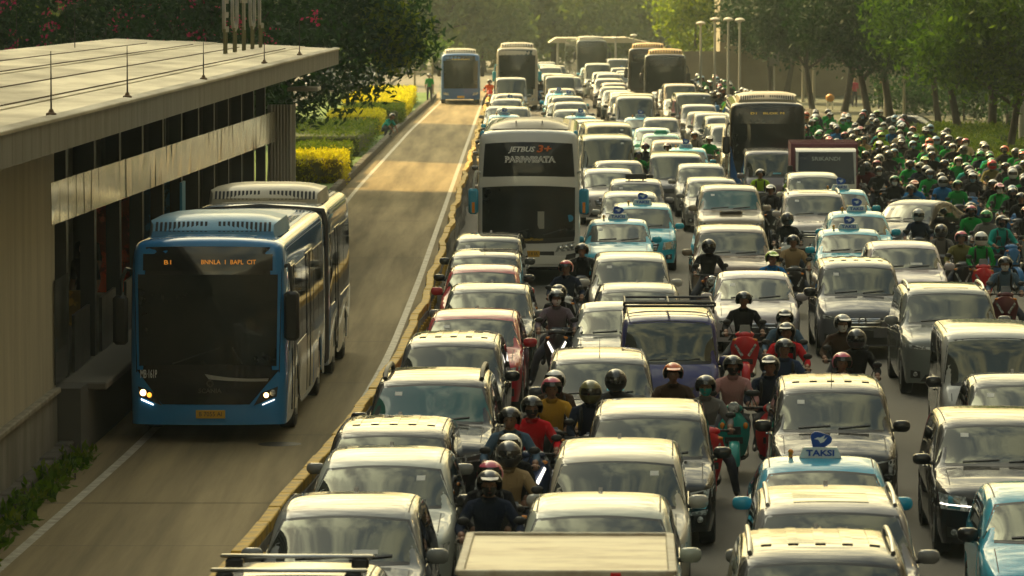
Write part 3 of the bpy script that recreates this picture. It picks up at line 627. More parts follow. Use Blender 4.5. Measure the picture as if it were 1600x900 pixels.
# ------------------------------------------------------------------ people
def skin_body(name, J, E, head, hands, shoes_z=None):
    """J: joint -> (x,y,z, rx, ry, kind); E: bones. One skinned surface; kind decides cloth, trousers, skin or shoe"""
    names = list(J); idx = {n: i for i, n in enumerate(names)}
    me = bpy.data.meshes.new('b'); me.from_pydata([J[n][:3] for n in names], [(idx[a], idx[b]) for a, b in E], [])
    o = bpy.data.objects.new('b', me); C.objects.link(o)
    o.modifiers.new('s', 'SKIN'); sv = me.skin_vertices[0].data
    for n in names: sv[idx[n]].radius = J[n][3:5]; sv[idx[n]].use_root = (n == 'pelvis')
    m = o.modifiers.new('u', 'SUBSURF'); m.levels = 1; m.render_levels = 1
    dg = bpy.context.evaluated_depsgraph_get(); ev = bpy.data.meshes.new_from_object(o.evaluated_get(dg)); bpy.data.objects.remove(o)
    mb = MB(); segs = [(Vector(J[a][:3]), Vector(J[b][:3]), J[b][5]) for a, b in E]
    vs = [v.co.copy() for v in ev.vertices]
    fs = []; ms = []
    for p in ev.polygons:
        c = p.center; best = (9, 0)
        for a, b, k in segs:
            d = b-a; t = max(0, min(1, (c-a).dot(d)/max(d.dot(d), 1e-9))); q = (c-(a+d*t)).length
            if q < best[0]: best = (q, k)
        fs.append(tuple(p.vertices)); ms.append(best[1])
    mb.v = [tuple(v) for v in vs]; mb.f = fs; mb.m = ms
    hx, hy, hz, yaw = head
    def fn(p):   # skull: narrower jaw, nose ridge, flat face towards -y
        k = 1-.28*max(0, -p.z/.12)*(1 if p.y < 0.02 else .6); q = Vector((p.x*k, p.y*(.92 if p.y < 0 else 1.06), p.z))
        if p.y < -.06 and abs(p.x) < .025 and -.05 < p.z < .03: q.y -= .022
        return q
    M = Matrix.Rotation(yaw, 3, 'Z'); c = Vector((hx, hy, hz))
    mb.ell(c, (.076, .096, .122), 16, 14, 2, M, fn)
    for s_ in (-1, 1):
        mb.ell(c+M@Vector((s_*.030, -.082, .012)), (.014, .010, .007), 6, 4, 3, M); mb.ell(c+M@Vector((s_*.078, .0, -.005)), (.010, .022, .032), 6, 5, 2, M)
    mb.ell(c+M@Vector((0, -.083, -.062)), (.024, .010, .008), 8, 4, 4, M)
    for (wp, dirv, up, s_) in hands:   # palm and five fingers
        wp, dirv, up = Vector(wp), Vector(dirv).normalized(), Vector(up).normalized(); sd_ = dirv.cross(up).normalized()
        mb.ell(wp+dirv*.05, (.04, .052, .022), 8, 6, 2, Matrix((sd_, dirv, up)).transposed())
        for i in range(4):
            o_ = wp+dirv*.085+sd_*(-.030+.020*i); ln = (.030, .038, .036, .028)[i]
            mb.tube([o_-dirv*.02, o_+dirv*ln*.6, o_+dirv*ln*.9-up*.035, o_+dirv*ln*.2-up*.055], [.010, .0095, .009, .007], 6, 2)
        b = wp+dirv*.03-sd_*.036*s_; mb.tube([b, b-sd_*.025*s_+dirv*.03-up*.008, b-sd_*.012*s_+dirv*.06-up*.03], [.012, .011, .008], 6, 2)
    me = mb.mesh(name, [CLOTH, TROU, SKIN, SHOE, mat('lips', (.20,.07,.06), .6)], True, ang=180)
    return me
def rider_joints(feet='board', dy=0, pill=False, arms='bar', z=0):
    J = {'pelvis': (0, .34, .86, .17, .14, 1), 'waist': (0, .29, 1.02, .155, .125, 0), 'chest': (0, .21, 1.22, .185, .135, 0), 'upper': (0, .16, 1.36, .15, .11, 0), 'neck': (0, .13, 1.475, .062, .062, 0), 'skull': (0, .10, 1.54, .06, .06, 2)}
    E = [('pelvis', 'waist'), ('waist', 'chest'), ('chest', 'upper'), ('upper', 'neck'), ('neck', 'skull')]; hands = []
    for s_, n in ((1, 'r'), (-1, 'l')):
        J['sh'+n] = (s_*.20, .15, 1.36, .085, .085, 0)
        if arms == 'bar': el, wr_ = (s_*.345, .06, 1.12), (s_*.315, -.20, 1.06)
        else: el, wr_ = (s_*.29, .10, 1.08), (s_*.16, -.08, .99)
        J['el'+n] = (*el, .062, .062, 0); J['cu'+n] = (el[0]*.3+wr_[0]*.7, el[1]*.3+wr_[1]*.7, el[2]*.3+wr_[2]*.7, .047, .047, 0); J['wr'+n] = (*wr_, .034, .03, 2)
        E += [('upper', 'sh'+n), ('sh'+n, 'el'+n), ('el'+n, 'cu'+n), ('cu'+n, 'wr'+n)]
        hands.append((wr_, (0, -1, -.12 if arms == 'bar' else -.4), (0, -.1, 1), s_))
        J['hi'+n] = (s_*.10, .32, .84, .115, .115, 1)
        down = (feet == 'left' and s_ < 0) or (feet == 'right' and s_ > 0) or feet == 'both'
        if pill: kn, an, to = (s_*.27, -.05, .80), (s_*.27, .10, .42), (s_*.28, -.06, .35)
        elif down: kn, an, to = (s_*.34, -.06, .60), (s_*.44, .08, .13), (s_*.47, -.09, .07)
        else: kn, an, to = (s_*.20, -.10, .80), (s_*.155, -.06, .46), (s_*.165, -.22, .42)
        J['kn'+n] = (*kn, .082, .082, 1); J['an'+n] = (*an, .052, .052, 1); J['to'+n] = (*to, .042, .036, 3)
        E += [('pelvis', 'hi'+n), ('hi'+n, 'kn'+n), ('kn'+n, 'an'+n), ('an'+n, 'to'+n)]
    return J, E, hands
HZ = 1.60
BODY = {}
for k, a in (('board', dict(feet='board')), ('left', dict(feet='left')), ('right', dict(feet='right')), ('both', dict(feet='both')), ('lap', dict(feet='left', arms='lap')), ('pill', dict(pill=True, arms='lap'))):
    J, E, hands = rider_joints(**a); BODY[k] = skin_body('person', J, E, (0, .075, HZ, {'left': .15, 'right': -.2, 'pill': -.25}.get(k, 0)), hands)
def standing(lean=0):
    J = {'pelvis': (0, 0, .95, .16, .12, 1), 'waist': (0, 0, 1.10, .15, .11, 0), 'chest': (0, 0, 1.28, .18, .125, 0), 'upper': (0, .0, 1.42, .15, .1, 0), 'neck': (0, -.01, 1.52, .058, .058, 0), 'skull': (0, -.02, 1.58, .06, .06, 2)}
    E = [('pelvis', 'waist'), ('waist', 'chest'), ('chest', 'upper'), ('upper', 'neck'), ('neck', 'skull')]; H_ = []
    for s_, n in ((1, 'r'), (-1, 'l')):
        J['sh'+n] = (s_*.19, 0, 1.42, .08, .08, 0); J['el'+n] = (s_*.25, .03, 1.14, .056, .056, 0); J['wr'+n] = (s_*.24, -.07, .90, .032, .03, 2)
        J['hi'+n] = (s_*.10, 0, .92, .11, .11, 1); J['kn'+n] = (s_*.11, -.02, .50, .075, .075, 1); J['an'+n] = (s_*.12, .03, .10, .048, .048, 1); J['to'+n] = (s_*.13, -.12, .05, .042, .036, 3)
        E += [('upper', 'sh'+n), ('sh'+n, 'el'+n), ('el'+n, 'wr'+n), ('pelvis', 'hi'+n), ('hi'+n, 'kn'+n), ('kn'+n, 'an'+n), ('an'+n, 'to'+n)]; H_.append(((s_*.24, -.07, .90), (0, -.1, -1), (s_, 0, 0), s_))
    return skin_body('person', J, E, (0, -.03, 1.66, 0), H_)
def crouching():
    J = {'pelvis': (0, .25, .42, .17, .14, 1), 'waist': (0, .16, .58, .16, .13, 0), 'chest': (0, .0, .76, .19, .14, 0), 'upper': (0, -.10, .86, .15, .11, 0), 'neck': (0, -.18, .92, .055, .055, 0), 'skull': (0, -.23, .96, .06, .06, 2)}
    E = [('pelvis', 'waist'), ('waist', 'chest'), ('chest', 'upper'), ('upper', 'neck'), ('neck', 'skull')]; H_ = []
    for s_, n in ((1, 'r'), (-1, 'l')):
        J['sh'+n] = (s_*.19, -.08, .84, .085, .085, 0); J['el'+n] = (s_*.26, -.25, .60, .06, .06, 0); J['wr'+n] = (s_*.16, -.42, .38, .034, .03, 2)
        J['hi'+n] = (s_*.12, .22, .42, .12, .12, 1); J['kn'+n] = (s_*.22, -.14, .52, .085, .085, 1); J['an'+n] = (s_*.17, .06, .10, .05, .05, 1); J['to'+n] = (s_*.18, -.10, .05, .042, .036, 3)
        E += [('upper', 'sh'+n), ('sh'+n, 'el'+n), ('el'+n, 'wr'+n), ('pelvis', 'hi'+n), ('hi'+n, 'kn'+n), ('kn'+n, 'an'+n), ('an'+n, 'to'+n)]; H_.append(((s_*.16, -.42, .38), (0, -.5, -1), (0, -1, .5), s_))
    return skin_body('person', J, E, (0, -.29, 1.02, 0), H_)
STAND = standing(); CROUCH = crouching()
# helmets: a shell with a face opening, lining and visor
def sphere_part(cond, r, n=24, m=16, c=(0, 0, 0), sq=(1, 1.12, 1.0)):
    V = []; F = []; ok = {}
    for j in range(m+1):
        ph = math.pi*j/m
        for i in range(n):
            th = 2*math.pi*i/n; V.append((c[0]+r*sq[0]*math.sin(ph)*math.cos(th), c[1]+r*sq[1]*math.sin(ph)*math.sin(th), c[2]+r*sq[2]*math.cos(ph)))
    for j in range(m):
        for i in range(n):
            ph = math.pi*(j+.5)/m; th = 2*math.pi*(i+.5)/n; d = (math.sin(ph)*math.cos(th), math.sin(ph)*math.sin(th), math.cos(ph))
            if cond(d): F.append((j*n+i, (j+1)*n+i, (j+1)*n+(i+1)%n, j*n+(i+1)%n))
    mb = MB().add(V, F); 
    me = mb.mesh('p', HELM); bm = bmesh.new(); bm.from_mesh(me); bmesh.ops.delete(bm, geom=[v for v in bm.verts if not v.link_faces], context='VERTS'); bm.to_mesh(me); bm.free(); me.shade_smooth()
    return me
HEL = {}
opening = lambda d: d[1] < -.30 and -1 < d[2] < .30
HEL['open'] = (sphere_part(lambda d: not opening(d) and d[2] > -.62, .152), sphere_part(lambda d: d[1] < -.38 and .12 < d[2] < .62, .160), sphere_part(lambda d: not opening(d) and d[2] > -.60, .140))
slot = lambda d: d[1] < -.42 and -.28 < d[2] < .36
HEL['full'] = (sphere_part(lambda d: not slot(d) and d[2] > -.80, .158, sq=(1, 1.16, 1.06)), sphere_part(lambda d: d[1] < -.36 and -.33 < d[2] < .40, .157, sq=(1, 1.16, 1.06)), sphere_part(lambda d: not slot(d) and d[2] > -.78, .145, sq=(1, 1.1, 1.02)))
for k, (a, b, c_) in HEL.items():
    b.materials.clear(); b.materials.append(VISOR); c_.materials.clear(); c_.materials.append(RUBB)
PEAK = MB().add([(-.10, -.12, .085), (0, -.155, .085), (.10, -.12, .085), (-.085, -.20, .065), (0, -.245, .06), (.085, -.20, .065), (-.10, -.12, .073), (0, -.155, .073), (.10, -.12, .073), (-.085, -.20, .055), (0, -.245, .05), (.085, -.20, .055)], [(0,1,4,3),(1,2,5,4),(6,9,10,7),(7,10,11,8),(3,4,10,9),(4,5,11,10)]).mesh('peak', HELM)
MASK = sphere_part(lambda d: d[1] < -.15 and -.85 < d[2] < -.02, .098, 18, 14, sq=(.88, 1.06, 1.28)); MASK.materials.clear(); MASK.materials.append(PLAST)
COLLAR = MB().lathe([(.062, 0), (.085, .0), (.088, .045), (.066, .06)], 'z', n=14).mesh('collar', CLOTH)
ZIP = MB().add([(-.014, -.0, 0), (.014, 0, 0), (.012, .085, .32), (-.012, .085, .32)], [(0,1,2,3)]).mesh('zip', INK)
def strap_mesh(s_):
    return MB().tube([(s_*.125, .10, 1.42), (s_*.13, .055, 1.38), (s_*.125, .045, 1.25), (s_*.14, .12, 1.10)], [.022, .024, .024, .02], 6).mesh('strap', INK)
STRAPS = [strap_mesh(-1), strap_mesh(1)]; PACK = MB().box((0, .36, 1.22), (.30, .17, .42), b=.05).mesh('backpack', CLOTH)
# a small pack or a bright shoulder band is left to the jackets' own colours
PC = dict(black=(.014,.014,.016), darkgrey=(.05,.05,.055), white=(.70,.70,.68), silver=(.36,.36,.35), red=(.55,.012,.02), pink=(.60,.07,.14), orange=(.72,.13,.02), lime=(.30,.50,.02), green=(.006,.28,.045), olive=(.16,.15,.05), navy=(.018,.026,.05), denim=(.07,.12,.18), brown=(.06,.035,.022), tan=(.36,.26,.14), grey=(.17,.165,.16), yellow=(.50,.28,.03), blue=(.02,.17,.44), teal=(.01,.30,.26), maroon=(.11,.015,.02), purple=(.20,.11,.28), mauve=(.17,.14,.17), rose=(.42,.22,.22), beige=(.42,.36,.24), skyblue=(.20,.38,.52), darkblue=(.03,.05,.11))
def person(loc, yaw, pose, jacket, helmet, hk, label, group, mask=None, hz=(0, .075, HZ), cat='person'):
    o = link('person', BODY[pose] if isinstance(pose, str) else pose, None, PC[jacket]); o.location = loc; o.rotation_euler = (0, 0, yaw); tag(o, label, cat, group)
    o.name = 'person'
    if helmet:
        a, b, c_ = HEL[hk]; h = link('helmet', a, o, PC[helmet]); h.location = (hz[0], hz[1]+.012, hz[2]+.03)
        h.rotation_euler = (0, 0, {'left': .15, 'right': -.2, 'pill': -.25}.get(pose, 0) if isinstance(pose, str) else 0)
        link('visor', b, h); link('helmet_lining', c_, h)
        if hk == 'open' and (len(label)*7+len(jacket)) % 3 == 0: link('helmet_peak', PEAK, h, PC[helmet])
    if isinstance(pose, str):
        c2 = link('collar', COLLAR, o, tuple(q*.6 for q in PC[jacket])); c2.location = (0, .125, 1.43); c2.rotation_euler = (R(12), 0, 0)
        if sum(map(ord, label)) % 3 == 0:
            for m_ in STRAPS: link('bag_strap', m_, o)
            if pose != 'pill': link('backpack', PACK, o, PC['darkgrey'])
    if mask:
        m = link('face_mask', MASK, o, PC[mask]); m.location = hz
    return o
# ------------------------------------------------------------------ scooters
def loft(secs, n=None, close=True, mi=0):
    m = MB(); k = len(secs[0])
    for s_ in secs: m.v += [tuple(p) for p in s_]
    for a in range(len(secs)-1):
        for i in range(k if close else k-1): m.f.append((a*k+i, a*k+(i+1)%k, (a+1)*k+(i+1)%k, (a+1)*k+i)); m.m.append(mi)
    if close:
        m.f.append(tuple(range(k))[::-1]); m.m.append(mi); m.f.append(tuple((len(secs)-1)*k+i for i in range(k))); m.m.append(mi)
    return m
def ering(y, w_, zc, h, n=12, pw=.8):
    out = []
    for i in range(n):
        t = 2*math.pi*i/n; c, s_ = math.cos(t), math.sin(t)
        out.append((w_*math.copysign(abs(c)**pw, c), y, zc+h*math.copysign(abs(s_)**pw, s_)))
    return out
def wheel_part(root, y, rw, wd=.055):
    t = MB().lathe([(rw*.74,-wd*.7),(rw*.9,-wd),(rw,-wd*.4),(rw,wd*.4),(rw*.9,wd),(rw*.74,wd*.7)], 'x', n=20).obj('wheel', RUBB, root); t.location = (0, y, rw)
    r = MB().lathe([(rw*.76,-wd*.5),(rw*.70,0),(rw*.76,wd*.5)], 'x', n=20)
    for i in range(5): a = i*2*math.pi/5; r.tube([(0,0,0), (0, math.cos(a)*rw*.72, math.sin(a)*rw*.72)], [.03, .018], 5)
    r.tube([(-.06,0,0),(.06,0,0)], .035, 8); r.obj('rim', ALLOY, t)
def scooter(kind):
    root = empty('scooter'); big = kind == 'maxi'; k = 1.15 if big else 1.0
    # front apron
    rows = [(.36, .13, -.40), (.50, .17*k, -.40), (.66, .20*k, -.42), (.82, .225*k, -.47 if big else -.44), (.95, .19*k, -.47), (1.02, .10, -.45)]
    if kind == 'retro': rows = [(.34, .16, -.34), (.50, .21, -.38), (.66, .235, -.41), (.82, .22, -.42), (.94, .13, -.42), (1.0, .07, -.41)]
    S_ = []
    for z, w_, y in rows:
        f = [(w_*t, y-.13*k*(1-t*t), z) for t in (-1, -.75, -.45, -.15, .15, .45, .75, 1)]; b = [(w_*.92*t, y+.045-.05*(1-t*t), z) for t in (1, .5, -.5, -1)]
        S_.append(f+b)
    loft(S_).obj('front_apron', PLAST, root)
    loft([ering(.05, .10, .52, .16), ering(.20, .15*k, .55, .19), ering(.45, .17*k, .60, .17), ering(.70, .15*k, .66, .13), ering(.92, .08, .72, .07)]).obj('rear_body', PLAST, root)
    MB().box((0, -.14, .33), (.34, .50, .10), b=.03).obj('floorboard', BLKP, root)
    loft([ering(.06, .09, .77, .04), ering(.20, .13, .79, .05), ering(.50, .145, .81, .05), ering(.75, .14, .84, .05), ering(.95, .09, .86, .035)]).obj('seat', SEAT, root)
    fr = MB(); rw = .265
    fs = []
    for i in range(9):
        a = R(-35+i*20)+R(0); r_ = rw+.035; y = -.66-math.cos(a+.3)*r_*1.0; z = rw+math.sin(a+.3)*r_
        fs.append([(-.075, y, z), (-.04, y-.02*math.cos(a), z+.025), (.04, y-.02*math.cos(a), z+.025), (.075, y, z), (.06, y, z-.03), (-.06, y, z-.03)])
    loft(fs[1:8]).obj('front_fender', PLAST, root)
    for s_ in (-1, 1): MB().tube([(s_*.075, -.66, rw), (s_*.06, -.46, .70)], .02, 8).obj('fork_leg', ALLOY, root)
    wheel_part(root, -.66, rw); wheel_part(root, .62, rw-.01, .065)
    cow = MB(); cow.ell((0, -.40, 1.04), (.17 if kind != 'retro' else .13, .12, .075), 14, 8); cow.obj('handlebar_cowl', PLAST, root)
    hb = MB().tube([(-.36, -.27, 1.03), (-.16, -.36, 1.05), (.16, -.36, 1.05), (.36, -.27, 1.03)], .016, 8).obj('handlebar', BLKP, root)
    for s_ in (-1, 1):
        MB().tube([(s_*.25, -.315, 1.04), (s_*.37, -.265, 1.03)], .022, 8).obj('grip', RUBB, hb)
        mo = MB().tube([(s_*.21, -.34, 1.06), (s_*.27, -.36, 1.20), (s_*.30, -.35, 1.24)], .009, 6).obj('mirror_stalk', BLKP, root)
        MB().ell((s_*.315, -.35, 1.26), (.075, .028, .048), 12, 8).obj('side_mirror', BLKP, mo)
        if kind == 'retro': MB().ell((s_*.17, -.515, .80), (.035, .02, .05), 10, 6).obj('indicator', AMBER, root)
        else: MB().ell((s_*.15*k, -.50, .955), (.05, .03, .025), 10, 6).obj('indicator', AMBER, root)
    if kind == 'retro':
        MB().ell((0, -.505, 1.06), (.085, .05, .085), 16, 10).obj('headlight', LENS, root); MB().lathe([(.088,-.51),(.094,-.49),(.088,-.47)], 'y', (0, 0, 1.06), 18).obj('lamp_ring', CHROME, root)
        MB().box((0, -.555, .73), (.20, .02, .12), b=.008).obj('grille', BLKP, root)
    else:
        for s_ in (-1, 1):
            q = [(s_*.035, -.595*k+.03*(k-1), .70), (s_*.15*k, -.53*k, .90), (s_*.175*k, -.50*k, .87), (s_*.075, -.575*k, .67)]
            MB().add([(a, b-.012, c) for a, b, c in q]+[(a, b+.03, c) for a, b, c in q], [(0,1,2,3),(4,7,6,5),(0,4,5,1),(1,5,6,2),(2,6,7,3),(3,7,4,0)]).obj('headlight', LENS, root, smooth=False)
        MB().add([(-.11, -.49, 1.05), (.11, -.49, 1.05), (.085, -.42, 1.22 if big else 1.13), (-.085, -.42, 1.22 if big else 1.13), (-.11, -.48, 1.05), (.11, -.48, 1.05), (.085, -.41, 1.22 if big else 1.13), (-.085, -.41, 1.22 if big else 1.13)], [(0,1,2,3),(7,6,5,4),(0,4,5,1),(1,5,6,2),(2,6,7,3),(3,7,4,0)]).obj('fly_screen', VISOR, root, smooth=False)
    MB().box((0, -.60*k if kind != 'retro' else -.53, .585), (.26, .012, .095), b=.003).obj('number_plate', INK, root)
    ex = MB().tube([(.17, .25, .25), (.20, .45, .27), (.21, .88, .36)], [.03, .05, .055], 10).obj('exhaust', BLKP, root)
    return root
def roundlamp_bike():
    root = empty('motorcycle'); rw = .30
    loft([ering(-.30, .06, .86, .07), ering(-.15, .13, .90, .12), ering(.1, .12, .87, .10), ering(.25, .07, .82, .05)]).obj('fuel_tank', PLAST, root)
    loft([ering(.15, .09, .80, .04), ering(.45, .13, .82, .05), ering(.90, .10, .84, .04)]).obj('seat', SEAT, root)
    MB().box((0, .02, .48), (.28, .40, .34), b=.06).obj('engine', mat('engine_metal', (.10,.10,.10), .4, metal=.7), root)
    MB().tube([(0, -.42, .85), (0, -.1, .62), (0, .3, .45), (0, .55, .62), (0, .8, .75)], .03, 8).obj('frame', BLKP, root)
    for s_ in (-1, 1):
        MB().tube([(s_*.10, -.70, rw), (s_*.09, -.45, .95)], .022, 8).obj('fork_leg', ALLOY, root)
        mo = MB().tube([(s_*.24, -.36, 1.05), (s_*.30, -.37, 1.22)], .009, 6).obj('mirror_stalk', BLKP, root); MB().ell((s_*.31, -.37, 1.25), (.065, .025, .05), 12, 8).obj('side_mirror', BLKP, mo)
        MB().ell((s_*.19, -.52, .92), (.035, .03, .03), 10, 6).obj('indicator', AMBER, root)
    MB().ell((0, -.55, .93), (.105, .08, .105), 16, 10).obj('headlight', LENS, root); MB().lathe([(.105,-.58),(.115,-.56),(.105,-.52)], 'y', (0, 0, .93), 18).obj('lamp_ring', CHROME, root)
    MB().tube([(-.38, -.27, 1.05), (-.18, -.38, 1.04), (.18, -.38, 1.04), (.38, -.27, 1.05)], .016, 8).obj('handlebar', BLKP, root)
    loft([[(-.07, -.70-math.cos(a)*(rw+.04), rw+math.sin(a)*(rw+.04)), (0, -.70-math.cos(a)*(rw+.06), rw+math.sin(a)*(rw+.06)), (.07, -.70-math.cos(a)*(rw+.04), rw+math.sin(a)*(rw+.04)), (0, -.70-math.cos(a)*(rw+.02), rw+math.sin(a)*(rw+.02))] for a in [R(t) for t in (10, 40, 70, 100, 130)]]).obj('front_fender', PLAST, root)
    wheel_part(root, -.70, rw, .045); wheel_part(root, .65, rw, .055)
    MB().box((0, -.66, .74), (.26, .012, .095), b=.003).obj('number_plate', INK, root)
    MB().tube([(.14, .0, .35), (.18, .4, .30), (.20, .9, .40)], [.025, .04, .05], 10).obj('exhaust', CHROME, root)
    return root
BK = {k: snapshot(scooter(k)) for k in ('scooter', 'maxi', 'retro')}; BK['round'] = snapshot(roundlamp_bike())
FAR_SKIP = ('fork_leg', 'exhaust', 'number_plate', 'fly_screen', 'indicator', 'floorboard', 'frame')
def bike(kind, loc, yaw, color, label, group, far=False, lit=False):
    r, ps = copy_tree(BK[kind], loc, yaw, FAR_SKIP if far else ()); r.name = 'motorcycle' if kind == 'round' else 'scooter'; tag(r, label, 'motorcycle' if kind == 'round' else 'scooter', group)
    for p in ps:
        p.color = (*PC[color], 1)
        if lit and p.name.split('.')[0] == 'headlight' : p.material_slots[0].link = 'OBJECT'; p.material_slots[0].material = mat('lit_headlight', (.8,.8,.75), .2, emit=(1,.92,.78), estr=1.3)
    return r
# x, y = middle of the helmet in the photo; helmet, kind, jacket, pose, bike, bike colour, label, passenger, extras (dx, dy shift in metres)
RID = [
 (765,757,'darkgrey','open','navy','both','scooter','black','rider in navy jacket and grey helmet nearest to the camera, behind the box truck',('pink','open','black','passenger in pink and purple helmet behind the foremost navy rider'),dict(mask='black')),
 (795,712,'darkgrey','full','tan','left','scooter','black','rider in dark grey full helmet with beige sleeves, second in the file',('white','open','black','passenger in shiny white helmet behind the beige sleeved rider'),dict()),
 (797,655,'black','open','denim','right','scooter','black','rider in black helmet and blue denim jacket beside the railed black SUV',None,dict(mask=None)),
 (831,637,'black','open','red','left','scooter','darkblue','rider in bright red jacket with black helmet in the left file',None,dict(mask='black',lit=1)),
 (862,607,'pink','open','yellow','left','scooter','black','rider in yellow batik shirt and pink red helmet',('white','open','brown','passenger in pale helmet peering over the yellow batik shirt'),dict()),
 (923,614,'olive','full','navy','lap','scooter','black','rider in olive helmet with hand raised in front of the dark minivan',None,dict(lit=1)),
 (962,596,'black','full','darkgrey','both','scooter','black','rider in glossy black helmet right in front of the dark minivan',None,dict(mask='black')),
 (1052,584,'orange','open','brown','both','scooter','darkgrey','rider in orange helmet in front of the purple van',None,dict()),
 (1103,604,'darkgrey','open','grey','right','scooter','red','rider in grey jacket and dark helmet right of the black minivan',None,dict(mask='teal')),
 (1145,572,'black','open','rose','left','retro','teal','woman in pink scarf and black helmet riding the teal scooter',None,dict(mask='black')),
 (1203,572,'darkgrey','open','navy','right','retro','red','rider in dark blue top on the red scooter next to the teal one',None,dict()),
 (1226,545,'darkgrey','open','darkblue','left','scooter','black','rider in charcoal helmet and dark teal jacket, lowest of three in a file',None,dict()),
 (1229,519,'darkgrey','open','red','right','scooter','black','rider in red jacket, middle of three in a file left of the slate minivan',None,dict()),
 (1226,498,'black','open','denim','both','scooter','black','rider in light denim shirt, rearmost of three in a file',None,dict()),
 (1162,469,'black','open','black','both','maxi','red','rider in black on a big red scooter with V shaped lights',None,dict(lit=0)),
 (1317,506,'silver','open','brown','left','scooter','black','rider with silver visor and white mask in front of slate minivan',None,dict(mask='white')),
 (1338,531,'darkgrey','full','black','right','scooter','pink','rider in dark jacket with white mask right in front of the slate minivan',None,dict(mask='white')),
 (1316,567,'pink','open','black','left','scooter','pink','rider in glossy pink helmet just behind the ribbed roof black minivan',None,dict()),
 (1108,386,'black','full','black','both','round','maroon','rider all in black on the round lamp motorcycle',None,dict()),
 (1207,404,'lime','open','blue','left','scooter','black','rider in lime and black helmet with bright blue shirt',None,dict()),
 (1211,378,'black','open','tan','right','scooter','black','rider in tan jacket and black helmet behind the bright blue shirt',None,dict(dx=.40)),
 (1230,343,'black','full','black','both','maxi','white','burly black clad rider on a white faired scooter before the lettered SUV',None,dict()),
 (884,419,'red','open','navy','right','scooter','white','rider in red and white helmet beside the far dark minivans',None,dict()),
 (880,466,'silver','open','mauve','left','scooter','black','rider in silver helmet and mauve jacket with lit headlamp beside silver sedan',('black','open','black','passenger in black helmet behind the mauve jacket'),dict(mask='white',lit=1,dx=-.12)),
 (912,403,'black','open','black','right','scooter','black','rider in black helmet squeezed left of the white minivan behind the mirror',None,dict(dy=2.6)),
 (1175,272,'silver','open','lime','left','scooter','black','rider in silver helmet and yellow green vest below the black city bus',None,dict(dx=.25)),
 (1204,297,'white','open','darkgrey','right','scooter','black','rider in round white helmet left of the lettered SUV',None,dict()),
 (1425,337,'silver','full','navy','left','scooter','black','rider in silver grey helmet and navy jacket in front of the angled sedan',None,dict(dx=.15)),
 (1470,362,'darkgrey','full','grey','both','scooter','black','rider in dark full helmet and grey jacket right of the white car',None,dict()),
 (1502,372,'pink','open','olive','left','scooter','black','rider in rose pink helmet beside the white helmeted green rider',None,dict()),
 (1533,374,'white','full','green','lap','maxi','red','green jacketed rider in white and silver helmet on a red scooter at right',None,dict()),
 (1570,413,'black','open','denim','both','maxi','maroon','rider in denim jacket, black helmet and white mask at the right edge',None,dict(mask='white')),
 (985,232,'black','open','lime','left','scooter','black','rider in yellow green top between the coach side cars and the green taxis',None,dict()),
 (998,243,'black','open','green','right','scooter','black','rider in green jacket below the yellow green one near the silver van',None,dict()),
 (1028,225,'maroon','open','black','left','scooter','black','dark rider with maroon helmet, left of a pair above the silver van',None,dict(dx=-.55,dy=-3.4)),
 (1040,225,'maroon','open','black','right','scooter','black','dark rider with maroon helmet, right of a pair above the silver van',None,dict(dx=-.05,dy=-3.4)),
 (1108,219,'silver','open','green','left','scooter','black','green jacketed rider in silver helmet left of the black city bus',None,dict()),
 (1085,212,'white','open','grey','right','scooter','black','rider in white helmet left of the green jacket beside the black bus',None,dict()),
 (765,128,'darkgrey','open','orange','left','scooter','red','rider with red fronted scooter between the far bus lane and white coach',None,dict()),
 (845,128,'darkgrey','open','black','left','scooter','blue','far dark rider on a blue scooter right of the white coach',None,dict()),
]
# ------------------------------------------------------------------ the setting
def smooth_interp(pts):
    xs = [p[0] for p in pts]; ys = [p[1] for p in pts]; gx = np.arange(xs[0], xs[-1]+1, 1.0); gy = np.interp(gx, xs, ys)
    k = np.ones(13)/13; gp = np.pad(gy, 6, mode='reflect', reflect_type='odd'); gs = np.convolve(gp, k, 'valid')
    return lambda y: float(np.interp(y, gx, gs))
bx = smooth_interp([(-160, -13.0), (10, -5.0), (30, -4.1), (48.6, -3.2), (71.9, -2.16), (86, -1.86), (110, -1.74), (174, -1.62), (255, -1.46), (320, -1.3), (700, -.6)])
lx = smooth_interp([(-160, -16.0), (10, -7.9), (30, -7.1), (55, -6.32), (72, -5.78), (100, -5.62), (161, -5.6), (230, -5.2), (287, -4.6), (320, -4.5), (700, -4)])
def strip(name, f0, f1, y0, y1, z, m, step=4, parent=None, kind='structure', smooth=False):
    V = []; n = max(1, int((y1-y0)/step))
    for i in range(n+1):
        y = y0+(y1-y0)*i/n; V += [(f0(y), y, z), (f1(y), y, z)]
    o = MB().add(V, [(2*i, 2*i+1, 2*i+3, 2*i+2) for i in range(n)]).obj(name, m, parent, smooth=smooth)
    if kind and not parent: o['kind'] = kind
    return o
M_GROUND = mat('earth_paving', (.16,.145,.12), .9, col2=(.10,.10,.07), noise=1, nscale=.15, bump=.3, bscale=6)
M_ASPH = mat('worn_asphalt', (.060,.058,.053), .78, col2=(.095,.088,.075), noise=1, nscale=.7, bump=.35, bscale=60, stretch=(1, .35, 1), rvar=.1)
M_LANE = mat('busway_concrete', (.29,.225,.115), .75, spec=.2, col2=(.15,.12,.07), noise=1, nscale=.55, bump=.25, bscale=35, stretch=(2.6, .10, 1), rvar=.15)
M_LINE = mat('worn_white_paint', (.50,.47,.38), .6, col2=(.24,.21,.15), noise=.95, nscale=5)
M_CONC = mat('stained_concrete', (.27,.25,.215), .85, col2=(.14,.13,.11), noise=1, nscale=1.2, bump=.3, bscale=14, stretch=(1, 1, .35))
